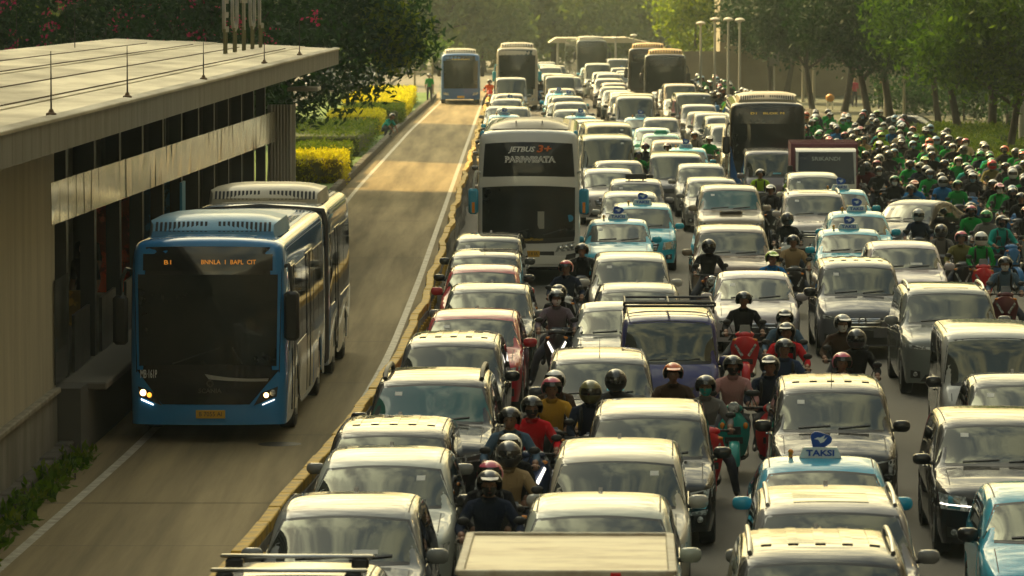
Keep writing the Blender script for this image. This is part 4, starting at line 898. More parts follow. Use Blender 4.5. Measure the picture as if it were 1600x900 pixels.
M_YEL = mat('worn_yellow_paint', (.62,.37,.02), .65, col2=(.22,.16,.07), noise=.9, nscale=4, lo=.42, hi=.7, bump=.3, bscale=12)
g = MB().add([(-500, -160, -.16), (500, -160, -.16), (500, 900, -.16), (-500, 900, -.16)], [(0,1,2,3)]).obj('ground', M_GROUND); g['kind'] = 'structure'
strip('road', lambda y: bx(y)+.10, lambda y: 17.4, -150, 620, 0.0, M_ASPH, 6)
strip('opposite_road', lambda y: -22, lambda y: -9.5+.0*y, 150, 620, -.01, M_ASPH, 20)
# bus lane: cast slabs with open joints
lane = strip('bus_lane', lambda y: lx(y)-.75, lambda y: bx(y)+.05, 12, 330, -.03, mat('lane_bed', (.07,.06,.05), .9), 4)
y = 14.0; k = 0; rs_ = random.Random(3)
while y < 320:
    y2 = y+4.8; o = MB(); zz = rs_.uniform(-.002, .003)
    n = 3; V = []
    for i in range(n+1):
        t = y+.012+(y2-y-.024)*i/n; V += [(lx(t)-.70, t, zz), (bx(t)-.02, t, zz)]
    o.add(V, [(2*i, 2*i+1, 2*i+3, 2*i+2) for i in range(n)]); a = len(o.v)
    o.obj('concrete_slab', M_LANE, lane, smooth=False); y = y2
strip('left_lane_line', lambda y: lx(y)-.07, lambda y: lx(y)+.07, 14, 300, .005, M_LINE, 3)
strip('right_lane_line', lambda y: bx(y)-.62, lambda y: bx(y)-.48, 62, 300, .005, M_LINE, 3)
for i, (cx_, a, b) in enumerate(((3.75, 40, 60), (5.1, 62, 84), (3.9, 88, 110))):
    for j in range(int((b-a)/9)): strip('lane_dash', lambda y: cx_+(y-a)*.02-.06, lambda y: cx_+(y-a)*.02+.06, a+j*9, a+j*9+3, .004, M_LINE, 3)
p = at(437, 694, 0); mh = MB().lathe([(.001, .008), (.30, .008), (.34, .004), (.36, -.02)], 'z', n=24).obj('manhole_cover', mat('cast_iron', (.03,.028,.025), .6, metal=.4, bump=.5, bscale=40)); mh.location = p; tag(mh, 'dark round manhole cover in the bus lane beside the blue bus', 'manhole cover')
# median barrier: cast blocks with a yellow cap, not quite in line
bar = empty('median_barrier', (0, 0, 0)); tag(bar, 'long low concrete barrier with worn yellow top between bus lane and cars', 'barrier')
y = 28.0; i = 0; ph = random.Random(9)
prof = [(-.20, 0), (.20, 0), (.17, .18), (.10, .34), (.09, .62), (-.09, .62), (-.10, .34), (-.17, .18)]
blk = MB().prism(prof, 0, 1.46).mesh('b', M_CONC, smooth=False); cap_ = MB().box((0, .735, .69), (.16, 1.47, .15), b=.012).mesh('c', M_YEL, smooth=False); stub = MB().box((0, 0, 0), (.07, .07, .15), b=.015).mesh('s', M_YEL, smooth=False)
while y < 300:
    wob = lambda q: bx(q)+(.03*math.sin(q*.42)+.022*math.sin(q*.97+1))*min(1.3, max(.3, (q-45)/40))
    a = math.atan2(wob(y+1.5)-wob(y), 1.5)
    o = link('barrier_block', blk, bar); o.location = (wob(y)+ph.uniform(-.008, .008), y, 0); o.rotation_euler = (0, 0, -a+ph.uniform(-.004, .004))
    c = link('yellow_cap', cap_, o); c.location = (ph.uniform(-.008, .008), 0, ph.uniform(-.012, .012))
    if y < 110:
        for q in (.35, 1.1): s_ = link('yellow_stub', stub, o); s_.location = (.125, q, .45)
    y += 1.5
# ------------------------------------------------------------------ station
ORDN = ['first', 'second', 'third', 'fourth', 'fifth', 'sixth', 'seventh', 'eighth', 'ninth', 'tenth', 'eleventh', 'twelfth', 'thirteenth', 'fourteenth', 'fifteenth']
ST = empty('bus_station', (-7.5, 60, 0)); tag(ST, 'raised bus station with long flat pale roof and mirrored band on the left', 'station')
ST.location = (0, 0, 0)
wx = lambda y: -7.05+.0127*(y-65)
rx = lambda y: -6.15+.0127*(y-53.8)
M_ROOF = mat('pale_roof_sheet', (.52,.455,.31), .45, col2=(.30,.25,.16), noise=.9, nscale=.8, bump=.15, bscale=5, stretch=(1, .3, 1), lo=.4, hi=.7, rvar=.2)
M_FASC = mat('grey_fascia', (.20,.19,.165), .6, col2=(.13,.12,.10), noise=1, nscale=2, stretch=(1, 1, .2))
M_BOARD = mat('board_marked_concrete', (.54,.49,.37), .8, col2=(.42,.38,.285), noise=1, nscale=2.5, stretch=(1, 1, .12), bump=.25, bscale=8)
M_MIRR = mat('polished_steel', (.62,.57,.44), .16, metal=1, bump=.5, bscale=1.3, col2=(.40,.36,.27), noise=.7, nscale=1.5)
M_DCOL = mat('dark_column', (.030,.031,.030), .55)
ZR = 5.42
def rz_(x, y): return ZR+.045*(rx(y)-x)
Y0, Y1 = 44.0, 133.0
widths = [0, 1.05, 2.35, 3.65, 4.95, 6.6]
for i in range(5):
    V = []; n = 20
    for j in range(n+1):
        y = Y0+(Y1-Y0)*j/n; r = rx(y); xa, xb = r-widths[i]+(.06 if i else 0), r-widths[i+1]; lift = .018*(i % 2)
        V += [(xa, y, rz_(xa, y)+lift), (xb, y, rz_(xb, y)+lift), (xa, y, rz_(xa, y)+lift-.05), (xb, y, rz_(xb, y)+lift-.05)]
    F = []
    for j in range(n): a = 4*j; F += [(a, a+1, a+5, a+4), (a+2, a+6, a+7, a+3), (a, a+4, a+6, a+2), (a+1, a+3, a+7, a+5)]
    F += [(0, 2, 3, 1), (4*n, 4*n+1, 4*n+3, 4*n+2)]
    sh_ = MB().add(V, F).obj('roof_sheet', M_ROOF, ST, smooth=False)
    sc = MB()
    for j in range(0, 250):
        y = Y0+j*.33; xa = rx(y)-widths[i]-.10
        if i and y < Y1: sc.box((xa, y, rz_(xa, y)+lift+.012), (.035, .05, .02))
    if i: o = sc.obj('screw_row', mat('rusty_screw', (.12,.08,.05), .8), sh_, smooth=False); o['kind'] = 'stuff'
# serrated sheet ends along the eaves
V = []; F = []; n = int((Y1-Y0)/.11)
for j in range(n+1):
    y = Y0+j*.11; r = rx(y); up = .028 if j % 2 else 0
    V += [(r-.12, y, ZR+.012+up), (r+.035, y, ZR-.012+up), (r+.035, y, ZR-.045+up*.3)]
for j in range(n): a = 3*j; F += [(a, a+1, a+4, a+3), (a+1, a+2, a+5, a+4)]
MB().add(V, F).obj('corrugated_eaves', M_ROOF, ST, smooth=False)
y = Y0
while y < Y1-.05:
    y2 = min(y+1.0, Y1); V = [(rx(y), y+.008, ZR-.46), (rx(y2), y2-.008, ZR-.46), (rx(y2), y2-.008, ZR-.02), (rx(y), y+.008, ZR-.02)]
    V += [(a-.04, b, c) for a, b, c in V]
    MB().add(V, [(0,1,2,3),(7,6,5,4),(0,4,5,1),(1,5,6,2),(2,6,7,3),(3,7,4,0)]).obj('fascia_panel', M_FASC, ST, smooth=False); y = y2
MB().add([(rx(Y1), Y1+.01, ZR-.46), (rx(Y1)-6.6, Y1+.01, ZR-.2), (rx(Y1)-6.6, Y1+.01, ZR+.3), (rx(Y1), Y1+.01, ZR-.02)], [(0,1,2,3)]).obj('end_fascia', M_FASC, ST, smooth=False)
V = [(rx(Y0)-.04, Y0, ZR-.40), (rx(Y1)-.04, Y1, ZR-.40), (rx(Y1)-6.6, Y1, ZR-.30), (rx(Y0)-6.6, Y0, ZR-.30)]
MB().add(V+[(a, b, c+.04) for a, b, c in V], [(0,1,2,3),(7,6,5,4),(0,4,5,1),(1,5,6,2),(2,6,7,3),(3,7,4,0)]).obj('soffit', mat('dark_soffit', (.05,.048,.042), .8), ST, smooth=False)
MB().box((-8.7, 54.2, ZR+.22), (3.4, 4.6, .06), b=.01, rz=-.02).obj('roof_hatch', M_ROOF, ST, smooth=False)
ho = MB().box((-8.7, 54.2, ZR+.15), (2.8, 4.0, .10)).obj('hatch_kerb', M_DCOL, ST, smooth=False)
# wall of board-marked concrete, plinth and ledge
y = 44.0
while y < 68.0-.01:
    y2 = y+.7; V = [(wx(y), y+.0015, 1.05), (wx(y2), y2-.0015, 1.05), (wx(y2), y2-.0015, 5.2), (wx(y), y+.0015, 5.2)]; V += [(a-.18, b, c) for a, b, c in V]
    MB().add(V, [(0,1,2,3),(7,6,5,4),(0,4,5,1),(1,5,6,2),(2,6,7,3),(3,7,4,0)]).obj('wall_board', M_BOARD, ST, smooth=False); y = y2
MB().box((wx(56)-.64, 56, 3.1), (.9, 23.6, 4.2), rz=-.0127).obj('wall_core', M_CONC, ST, smooth=False)
MB().box((wx(56)-.38, 56.0, .46), (.86, 24.6, 1.05), rz=-.0127).obj('plinth', M_CONC, ST, smooth=False)
MB().box((wx(56)-.32, 56.0, 1.02), (.86, 24.6, .085), rz=-.0127, b=.015).obj('ledge', mat('pale_ledge', (.36,.33,.26), .8, col2=(.22,.2,.16), noise=1, nscale=3), ST, smooth=False)
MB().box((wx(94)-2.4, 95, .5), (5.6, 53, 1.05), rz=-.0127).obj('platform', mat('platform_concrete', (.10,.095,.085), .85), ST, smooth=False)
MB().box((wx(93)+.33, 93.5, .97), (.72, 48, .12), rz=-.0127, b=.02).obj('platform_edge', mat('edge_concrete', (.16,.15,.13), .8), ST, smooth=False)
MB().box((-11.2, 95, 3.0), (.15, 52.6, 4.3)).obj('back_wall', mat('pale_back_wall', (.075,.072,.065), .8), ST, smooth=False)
y = 68.05; i = 0
bt = lambda q: 4.20-.0057*(q-68)
bb = lambda q: 3.55-.0087*(q-68)
while y < 120:
    y2 = min(y+1.15, 120.2); t = ph.uniform(-.012, .012); u = ph.uniform(-.010, .010)
    V = [(wx(y)+t+.01, y+.006, bb(y)), (wx(y2)-t+.01, y2-.006, bb(y2)), (wx(y2)+u+.01, y2-.006, bt(y2)), (wx(y)-u+.01, y+.006, bt(y))]; V += [(a-.05, b, c) for a, b, c in V]
    MB().add(V, [(0,1,2,3),(7,6,5,4),(0,4,5,1),(1,5,6,2),(2,6,7,3),(3,7,4,0)]).obj('mirror_panel', M_MIRR, ST, smooth=False); y = y2; i += 1
for i in range(12):
    y = 70.6+i*4.2
    MB().box((wx(y)-.16, y, 2.95), (.24, .38, 4.2)).obj('column', M_DCOL, ST, smooth=False)
    if i % 2: MB().box((wx(y)-2.2, y+1.5, 2.95), (.4, .4, 4.2)).obj('column', M_DCOL, ST, smooth=False)
    if i < 6: MB().box((wx(y+1.3)-.05, y+2.1, 1.48), (.05, 2.6, .92)).obj('platform_gate', mat('gate_panel', (.13,.125,.11), .3, metal=.5, col2=(.05,.05,.05), noise=1, nscale=2), ST, smooth=False)
MB().box((wx(69)+.02, 69.2, 1.9), (.02, 2.0, 1.6)).obj('glass_screen', mat('screen_glass', (.06,.065,.06), .05, alpha=.55), ST, smooth=False)
for (a, b, cc, z, h) in ((83.5, 1.6, (.40,.05,.02), 2.5, 2.0), (92.0, 1.4, (.02,.14,.28), 2.7, 1.5), (76.5, 1.2, (.30,.18,.03), 1.7, .6)):
    MB().box((wx(a)-.62, a, z), (b*.5, .06, h)).obj('poster', mat('poster_%d' % int(a*10), cc, .6, col2=tuple(min(1, q*2.5) for q in cc), noise=1, nscale=3, lo=.5, hi=.55), ST, smooth=False)
MB().box((wx(90.7)+.05, 90.7, 2.95), (.05, .9, .62)).obj('blue_flag_sign', mat('flag_blue', (.03,.25,.45), .5), ST, smooth=False)
MB().box((-9.1, 121.5, 3.0), (4.1, .15, 4.3)).obj('end_wall', MATS['pale_back_wall'], ST, smooth=False)
MB().box((wx(121)+.10, 121.35, 2.5), (.75, .12, 3.1)).obj('end_pillar', mat('pale_sheet', (.52,.49,.42), .45), ST, smooth=False)
for i in range(7): MB().tube([(wx(121)-.18+.085*i, 121.26, 1.0), (wx(121)-.18+.085*i, 121.26, 4.05)], .04, 8).obj('sheet_rib', MATS['pale_sheet'], ST)
MB().box((wx(124)+.55, 124.0, 4.42), (.85, 2.0, .10), b=.01).obj('end_canopy', MATS['pale_sheet'], ST, smooth=False)
# lightning rods and the row of letters on the roof
for (px, py, top) in ((80, 177, 80), (199, 150, 72), (318, 122, 66), (413, 97, 40), (117, 78, 10), (468, 84, 20), (26, 82, 15)):
    p = at(px, py, ZR+.05 if px not in (117, 26) else ZR+.2); r = empty('lightning_rod', p); h = (py-top)*p.y/FPX
    tag(r, 'thin lightning rod on the station roof, %s' % {80: 'the nearest and tallest looking', 199: 'second from the left along the eaves', 318: 'just left of the letter sign', 413: 'just right of the letter sign', 117: 'at the rear edge left of the pink blossoms', 468: 'nearest the roof\'s far end', 26: 'at the far left rear edge'}[px], 'lightning rod', 'lightning rods on the station roof')
    MB().tube([(0, 0, -.06), (0, 0, h)], [.014, .006], 6).obj('rod', mat('dark_iron', (.06,.055,.045), .5, metal=.6), r)
    MB().lathe([(.001, .06), (.025, .055), (.04, .015), (.07, .0), (.07, -.08)], 'z', n=12).obj('base', mat('rusty_base', (.16,.10,.05), .8), r)
sg = empty('letter_sign', (0, 0, 0)); tag(sg, 'row of white block letters on posts standing on the station roof', 'sign')
for i, (ch, yy) in enumerate((('E', 114.2), ('U', 117.4), ('T', 120.6), ('U', 123.8), ('L', 127))):
    x = -7.3+.014*(yy-114); z = rz_(x, yy)
    o = text('letter', ch, 1.22, mat('letter_white', (.34,.33,.29), .5, col2=(.2,.19,.16), noise=.7, nscale=3), sg, (x, yy, z+.50+.45), (R(90), 0, R(82)), ext=.035, bold=.02)
    for q in (-.35, .35): MB().tube([(x, yy+q, z-.05), (x, yy+q, z+.65)], .035, 6).obj('post', mat('moss_post', (.16,.15,.07), .8), sg)
# kerb stones along the station's foot
kb = empty('kerb', (0, 0, 0)); tag(kb, 'row of dark kerb stones at the foot of the station wall', 'kerb'); kb['kind'] = 'structure'
ks = MB().box((0, 0, .12), (.26, .92, .30), b=.03).mesh('k', mat('grimy_kerb', (.13,.12,.10), .9, col2=(.07,.065,.05), noise=1, nscale=3, bump=.3), smooth=False)
y = 46.0
while y < 74:
    o = link('kerb_stone', ks, kb); o.location = (wx(y)+.17+ph.uniform(-.012, .012), y, -.06+ph.uniform(-.02, .02)); o.rotation_euler = (0, 0, -.0127+ph.uniform(-.01, .01)); y += .97
kg = empty('garden_kerb', (0, 0, 0)); tag(kg, 'kerb stones between the bus lane and the garden strip', 'kerb'); kg['kind'] = 'structure'
y = 126.0
while y < 300:
    o = link('kerb_stone', ks, kg); o.location = (lx(y)-.62, y, .02+ph.uniform(-.01, .015)); o.rotation_euler = (0, 0, -math.atan2(lx(y+1)-lx(y), 1)); y += .97
M_GRASS = mat('mown_grass', (.10,.19,.02), .9, col2=(.05,.11,.012), noise=1, nscale=2.5, bump=.8, bscale=30)
strip('garden_strip', lambda y: -13.0, lambda y: lx(y)-.74, 120, 310, .14, M_GRASS, 4)
strip('right_verge', lambda y: 17.55, lambda y: 60, 100, 420, .10, mat('verge_paving', (.085,.085,.055), .85, col2=(.045,.06,.025), noise=1, nscale=.4), 10)
kr = empty('right_kerb', (0, 0, 0)); tag(kr, 'kerb stones along the right verge', 'kerb'); kr['kind'] = 'structure'
for i in range(160): o = link('kerb_stone', ks, kr); o.location = (17.45, 110+i*.97, .0)
# ------------------------------------------------------------------ foliage
def leaves(name, cen, per, spread, L, W, seed, m, parent=None, up=.2, out=None, flat=0):
    g_ = np.random.default_rng(seed); cen = np.asarray(cen, float); K = len(cen)*per
    c = np.repeat(cen, per, 0)+g_.normal(0, 1, (K, 3))*np.asarray(spread)
    d = g_.normal(0, 1, (K, 3)); d[:, 2] += up
    if out is not None: d += (c-np.asarray(out))*.25
    d /= np.linalg.norm(d, axis=1)[:, None]
    s_ = np.cross(d, g_.normal(0, 1, (K, 3))); s_ /= np.linalg.norm(s_, axis=1)[:, None]+1e-9
    nrm = np.cross(s_, d); ln = L*g_.uniform(.7, 1.25, (K, 1)); wd = W*g_.uniform(.7, 1.2, (K, 1))
    v = np.empty((K, 4, 3)); v[:, 0] = c; v[:, 1] = c+d*ln*.5+s_*wd*.5-nrm*wd*.12; v[:, 2] = c+d*ln-nrm*ln*.10; v[:, 3] = c+d*ln*.5-s_*wd*.5-nrm*wd*.12
    me = bpy.data.meshes.new(name); me.vertices.add(K*4); me.vertices.foreach_set('co', v.reshape(-1))
    b = (np.arange(K)*4)[:, None]; tri = np.concatenate([b+np.array([[0, 1, 2]]), b+np.array([[0, 2, 3]])], 1).reshape(-1)
    me.loops.add(len(tri)); me.loops.foreach_set('vertex_index', tri.astype(np.int32)); me.polygons.add(K*2); me.polygons.foreach_set('loop_start', (np.arange(K*2)*3).astype(np.int32)); me.polygons.foreach_set('loop_total', np.full(K*2, 3, np.int32))
    me.update(calc_edges=True); me.materials.append(m)
    return link(name, me, parent)
def blob_points(ells, n, seed, inner=.55):
    g_ = np.random.default_rng(seed); out = []; vol = np.array([e[1][0]*e[1][1]*e[1][2] for e in ells])**.67; vol /= vol.sum()
    for e, q in zip(ells, vol):
        k = max(3, int(n*q)); u = g_.normal(0, 1, (k, 3)); u /= np.linalg.norm(u, axis=1)[:, None]; r = g_.uniform(inner, 1.0, (k, 1))**.6
        out.append(np.asarray(e[0])+u*r*np.asarray(e[1]))
    return np.concatenate(out)
LM = dict(dark=leafmat('dark_leaf', (.010,.036,.015), (.030,.080,.024), .25), mid=leafmat('mid_leaf', (.022,.060,.009), (.11,.19,.018), .4), verge=leafmat('shaded_verge_leaf', (.008,.030,.009), (.024,.062,.015), .15), lime=leafmat('sunlit_lime_leaf', (.07,.12,.012), (.20,.24,.025), .45), gold=leafmat('golden_leaf', (.34,.31,.012), (.62,.55,.03), .45), hedge=leafmat('hedge_leaf', (.05,.10,.012), (.15,.19,.02), .35), pink=leafmat('pink_petal', (.45,.02,.13), (.70,.06,.25), .3), far=leafmat('hazed_far_leaf', (.07,.11,.045), (.15,.19,.08), .35))  # lime, verge and far tones have sun, shade and haze put into them
BARK = mat('tree_bark', (.04,.033,.026), .9, col2=(.075,.063,.05), noise=1, nscale=6, bump=.6, bscale=18, stretch=(1, 1, .3)); PBARK = mat('pale_bark', (.34,.29,.20), .85, col2=(.2,.17,.12), noise=1, nscale=6, bump=.4)
def trunk_mesh(name, h, r0, limbs, seed, m, parent, lean=(0, 0)):
    g_ = random.Random(seed); mb = MB(); pts = [(lean[0]*t+g_.uniform(-.05, .05)*h*.06, lean[1]*t+g_.uniform(-.05, .05)*h*.06, -.2+(h+.2)*t) for t in (0, .1, .3, .55, .8, 1)]
    mb.tube(pts, [r0*1.5, r0*1.1, r0*.9, r0*.8, r0*.68, r0*.5], 9)
    for e in limbs:
        c = Vector(e[0]); b = Vector(pts[3 if g_.random() < .5 else 4]); mid = b.lerp(c, .5)+Vector((g_.uniform(-.3, .3), g_.uniform(-.3, .3), .25))
        mb.tube([b, mid, b.lerp(c, 1.05)], [r0*.5, r0*.32, r0*.12], 6)
    return mb.obj(name, m, parent)
def tree(name, label, loc, h, ells, nclump, per, L, W, lm, seed, spread=.35, r0=.18, bark=None, group=None, cat='tree', extra=None, lean=(0, 0)):
    r = empty(name, loc); tag(r, label, cat, group)
    trunk_mesh('trunk', h, r0, ells, seed, bark or BARK, r, lean)
    leaves('crown', blob_points(ells, nclump, seed), per, (spread, spread, spread*.8), L, W, seed+1, LM[lm], r)
    if extra: extra(r)
    return r
def blossoms(ells, n, seed):
    def f(r): leaves('blossom', blob_points(ells, n, seed, .95), 26, (.16, .16, .14), .13, .11, seed, LM['pink'], r)
    return f
# the dark trees and the flowering ones behind the station
E = [((-2.6, 0, 5.6), (2.4, 3, 2.2)), ((.3, -2, 4.6), (2.6, 2.6, 2.4)), ((2.2, 0, 5.4), (2.6, 3, 2.3)), ((3.8, 1, 6.2), (1.6, 2.5, 1.7)), ((0, 1, 7.6), (4.2, 4, 2.4)), ((-1.4, -3, 3.4), (1.7, 1.7, 1.5)), ((-4.0, 0, 4.2), (1.8, 2.0, 2.0)), ((4.6, 0, 5.3), (.9, 1.3, .9)), ((-1.0, -5, 3.0), (1.6, 1.5, 1.4)), ((-2.8, -5, 3.2), (1.6, 1.5, 1.5)), ((.8, -4, 3.9), (1.4, 1.4, 1.2))]
def lime_patch(r): leaves('painted_sun_spray', blob_points([((4.6, -.5, 5.6), (.8, 1.2, .75)), ((4.1, -.5, 6.2), (.7, 1, .5)), ((4.3, 0, 4.7), (.6, .8, .4))], 60, 77), 16, .2, .32, .12, 78, LM['lime'], r)  # sunlight on the crown's right edge, painted as lime leaves
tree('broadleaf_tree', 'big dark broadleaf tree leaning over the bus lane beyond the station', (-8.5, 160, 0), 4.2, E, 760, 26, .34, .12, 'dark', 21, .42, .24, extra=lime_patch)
for i, (x, y, sd_, lab) in enumerate(((-9.3, 140, 31, 'pink flowering tree right behind the letter sign'), (-13.0, 146, 32, 'pink flowering tree behind the middle of the station roof'), (-17.2, 150, 33, 'pink flowering tree behind the left part of the station roof'))):
    E2 = [((0, 0, 5.6), (2.4, 2.2, 1.7)), ((-1.6, 0, 6.6), (2, 2, 1.6)), ((1.7, 0, 6.4), (2, 2, 1.7)), ((0, 0, 7.8), (2.6, 2.2, 1.3)), ((.5, 0, 4.5), (2.0, 1.6, 1.2))]
    tree('flowering_tree', lab, (x, y, 0), 4.5, E2, 260, 22, .30, .11, 'dark', sd_, .38, .14, extra=blossoms([(e[0], (e[1][0]*.95, e[1][1]*1.02, e[1][2])) for e in E2], 34, sd_+5))
# a lime bush at the far left edge, sunlight put into its colour
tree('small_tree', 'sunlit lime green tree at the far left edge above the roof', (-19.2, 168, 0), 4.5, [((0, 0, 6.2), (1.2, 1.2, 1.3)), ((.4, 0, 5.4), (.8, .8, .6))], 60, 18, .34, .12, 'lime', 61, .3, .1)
tree('fan_shrub', 'dark spiky shrub behind the roof\'s left end', (-18.2, 158, 0), 3.6, [((0, 0, 5.0), (.9, .9, .8))], 30, 20, .5, .08, 'dark', 62, .2, .1, cat='shrub')
# pale trunks in the garden
for i, (px, py, hh) in enumerate(((540, 172, 2.4), (588, 158, 1.9), (648, 150, 1.9), (676, 148, 2.0))):
    p = at(px, py, .14); E3 = [((0, 0, hh+1.0), (1.0, 1.0, .8))]
    tree('young_tree', 'young tree with pale trunk in the golden hedges, %s from the left' % ('first', 'second', 'third', 'fourth')[i], p, hh+.4, E3, 34, 16, .3, .11, 'mid', 90+i, .28, .085, PBARK, 'young trees in the garden strip')
# hedges: a leafy box on a dark twiggy core
def hedge(label, loc, size, lm, seed, rz=0, n=None, group='clipped hedges in the garden strip', L=.11):
    r = empty('hedge', loc, rz); tag(r, label, 'hedge', group); sx, sy, sz = size
    MB().box((0, 0, sz*.45), (sx*.9, sy*.96, sz*.9), b=.1).obj('twigs', mat('hedge_core_'+lm, {'gold': (.16,.15,.015)}.get(lm, (.04,.06,.012)), .9, bump=.8, bscale=12), r, smooth=False)
    g_ = np.random.default_rng(seed); n = n or int((sx*sy+2*sz*(sx+sy))*40); P = []
    for k in range(n):
        f = g_.random(); a, b = g_.uniform(-.5, .5, 2)
        if f < sx*sy/(sx*sy+sz*(sx+sy)): P.append((a*sx, b*sy, sz+g_.normal(0, .03)))
        elif g_.random() < .5: P.append((a*sx, math.copysign(.5, b)*sy, (b*2%1)*sz))
        else: P.append((math.copysign(.5, a)*sx, b*sy, (a*2%1)*sz))
    leaves('foliage', P, 7, .055, L, L*.55, seed+1, LM[lm], r, .5)
    return r
hedge('golden hedge block nearest the bus roof', (-7.15, 165.5, .14), (2.0, 5.0, .95), 'gold', 201, .02)
hedge('yellow green hedge just behind the nearest golden block', (-7.3, 172.5, .14), (2.0, 6.0, 1.0), 'hedge', 202)
hedge('shaded green hedge behind the crouching gardener', (-8.1, 200, .14), (3.6, 22, .95), 'hedge', 203, n=900)
hedge('golden hedge strip right above the crouching gardener', (-7.7, 222, .14), (2.6, 8.0, .95), 'gold', 204)
hedge('yellow green hedge beyond the first golden strip', (-7.3, 236, .14), (3.0, 10, .9), 'hedge', 205)
hedge('long golden hedge beneath the pale trunks', (-7.6, 255, .14), (3.4, 16, .95), 'gold', 206)
hedge('farthest golden hedge beside the man in green', (-7.6, 276, .14), (3.0, 14, .9), 'gold', 207)
for i, (x, y, sx, sy, lm) in enumerate(((19.0, 172, 2.2, 12, 'hedge'), (18.9, 187, 2.2, 12, 'hedge'), (21.6, 178, 2.0, 16, 'hedge'), (19.0, 203, 2.4, 12, 'hedge'), (21.5, 200, 2.0, 14, 'hedge'))):
    hedge('low hedge on the right verge, ' + ('nearest to the grey signboard', 'behind the one by the signboard', 'set back near the tree trunks', 'beside the parked dark car', 'far back under the trees')[i], (x, y, .1), (sx, sy, .85), lm, 230+i, n=700, group='hedges on the right verge', L=.14)
# weeds along the station kerb
for i in range(13):
    y = 55.0+i*1.03; x = wx(y)+.47+ph.uniform(-.05, .08); r = empty('weed', (x, y, 0)); hh = ph.uniform(.08, .22)
    tag(r, 'leafy weed at the station kerb, %s from the near end' % ORDN[i], 'weed', 'weeds along the station kerb')
    P = [(ph.uniform(-.2, .22), ph.uniform(-.45, .45), ph.uniform(.03, hh)) for _ in range(20)]
    leaves('foliage', P, 4, .05, ph.uniform(.13, .2), .07, 300+i, LM['mid'] if i % 3 else LM['hedge'], r, .8)
    for q in range(4): MB().tube([(P[q][0], P[q][1], -.02), P[q]], [.006, .004], 5).obj('stem', BARK, r)
# trees of the right verge
ER = [((0, -.5, 3.9), (1.7, 1.4, .8)), ((0, 0, 5.2), (2.6, 2.6, 1.5)), ((-1.9, 0, 5.7), (1.8, 2.2, 1.4)), ((1.9, 0, 5.8), (1.9, 2.2, 1.5)), ((0, 0, 7.2), (3.2, 3.0, 1.7)), ((-1.0, -1.5, 4.3), (1.5, 1.3, .9)), ((1.5, -1, 4.2), (1.4, 1.2, .8)), ((-2.4, -.5, 4.7), (1.1, 1.2, .8)), ((2.6, -.5, 4.9), (1.1, 1.2, .8))]
VR = []
for sd_ in (41, 42, 43):
    rr = random.Random(sd_); VR.append([((c[0]+rr.uniform(-.6, .6), c[1]+rr.uniform(-.6, .6), c[2]+rr.uniform(-.3, .3)), tuple(q*rr.uniform(.85, 1.2) for q in rd)) for c, rd in ER])
RT = [(19.4, 176, 0, 'leafy lighter green tree at the right edge, nearest on the verge', 'mid'), (20.4, 203, 1, 'dark trunked tree, left one of the near right pair', 'mid'), (21.9, 205, 2, 'dark trunked tree, right one of the near right pair', 'verge'), (23.3, 200, 0, 'dark tree half cut by the right edge', 'verge'), (18.6, 232, 1, 'tree behind the parked dark car', 'verge'), (20.3, 240, 2, 'slim tree between the car and the pedestrians', 'verge'), (22.5, 236, 0, 'shaded tree behind the near right pair', 'verge'), (19.4, 262, 1, 'tree beside the pedestrian in pink', 'verge'), (21.0, 281, 2, 'tree in front of the beige wall', 'verge'), (17.6, 262, 0, 'tree right of the lamp posts', 'verge'), (16.5, 283, 2, 'tree above the black bus, left of the white poles', 'verge'), (18.3, 300, 1, 'tree by the grey board on the right', 'verge'), (25.0, 225, 1, 'tree at the far right edge behind others', 'verge'), (23.5, 262, 0, 'tree behind the row at far right', 'verge'), (25.5, 185, 2, 'tree hanging over the top right corner', 'mid')]  # leaf colour carries the light: mid for sunlit near trees, verge for shaded
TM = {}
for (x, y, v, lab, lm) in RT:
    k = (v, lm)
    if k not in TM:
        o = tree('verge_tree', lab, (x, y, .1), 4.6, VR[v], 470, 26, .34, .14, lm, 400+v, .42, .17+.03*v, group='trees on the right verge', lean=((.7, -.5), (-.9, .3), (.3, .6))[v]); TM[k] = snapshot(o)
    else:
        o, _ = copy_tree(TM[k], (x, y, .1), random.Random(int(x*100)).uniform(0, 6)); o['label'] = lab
EL = [((0, 0, 4.6), (2.4, 2.4, 2.2)), ((-1.2, 0, 5.8), (1.6, 2, 1.4)), ((1.4, 0, 6.0), (1.6, 2, 1.4)), ((0, 0, 7.0), (2.2, 2.2, 1.2))]
tree('round_tree', 'round sunlit yellow green tree behind the lamp posts', (13.0, 318, 0), 3.6, EL, 260, 16, .42, .2, 'lime', 55, .4, .16)  # the crown's sunlight is part of its lime leaf colour
for i, (x, y, s_) in enumerate(((25.2, 262, 1.2), (22, 250, 1.3), (24.6, 244, 1.2), (26.5, 252, 1.5), (29.5, 268, 1.5), (24, 272, 1.4), (27.5, 232, 1.5), (28.5, 215, 1.6), (26.0, 208, 1.2), (24.3, 216, 1.1))):  # dark shrubs added to stand for the shade behind the trunks
    tree('shrub', 'dark shrub added as shade beneath the trees, %s' % ('far back behind the thin pole', 'behind the parked car', 'behind the thin pole', 'behind the near tree pair', 'far back at the right edge', 'deep under the middle trees', 'far right in the back', 'at the right edge behind the thick pole', 'right behind the near tree pair', 'between the near trunks')[i], (x, y, .05), 1.0*s_, [((0, 0, 1.0*s_), (1.5*s_, 1.0, .9*s_)), ((.7, 0, .8*s_), (.9*s_, .8, .7*s_))], 70, 18, .3, .13, 'dark', 640+i, .25, .05, group='shrubs added as shade under the right verge trees', cat='shrub')
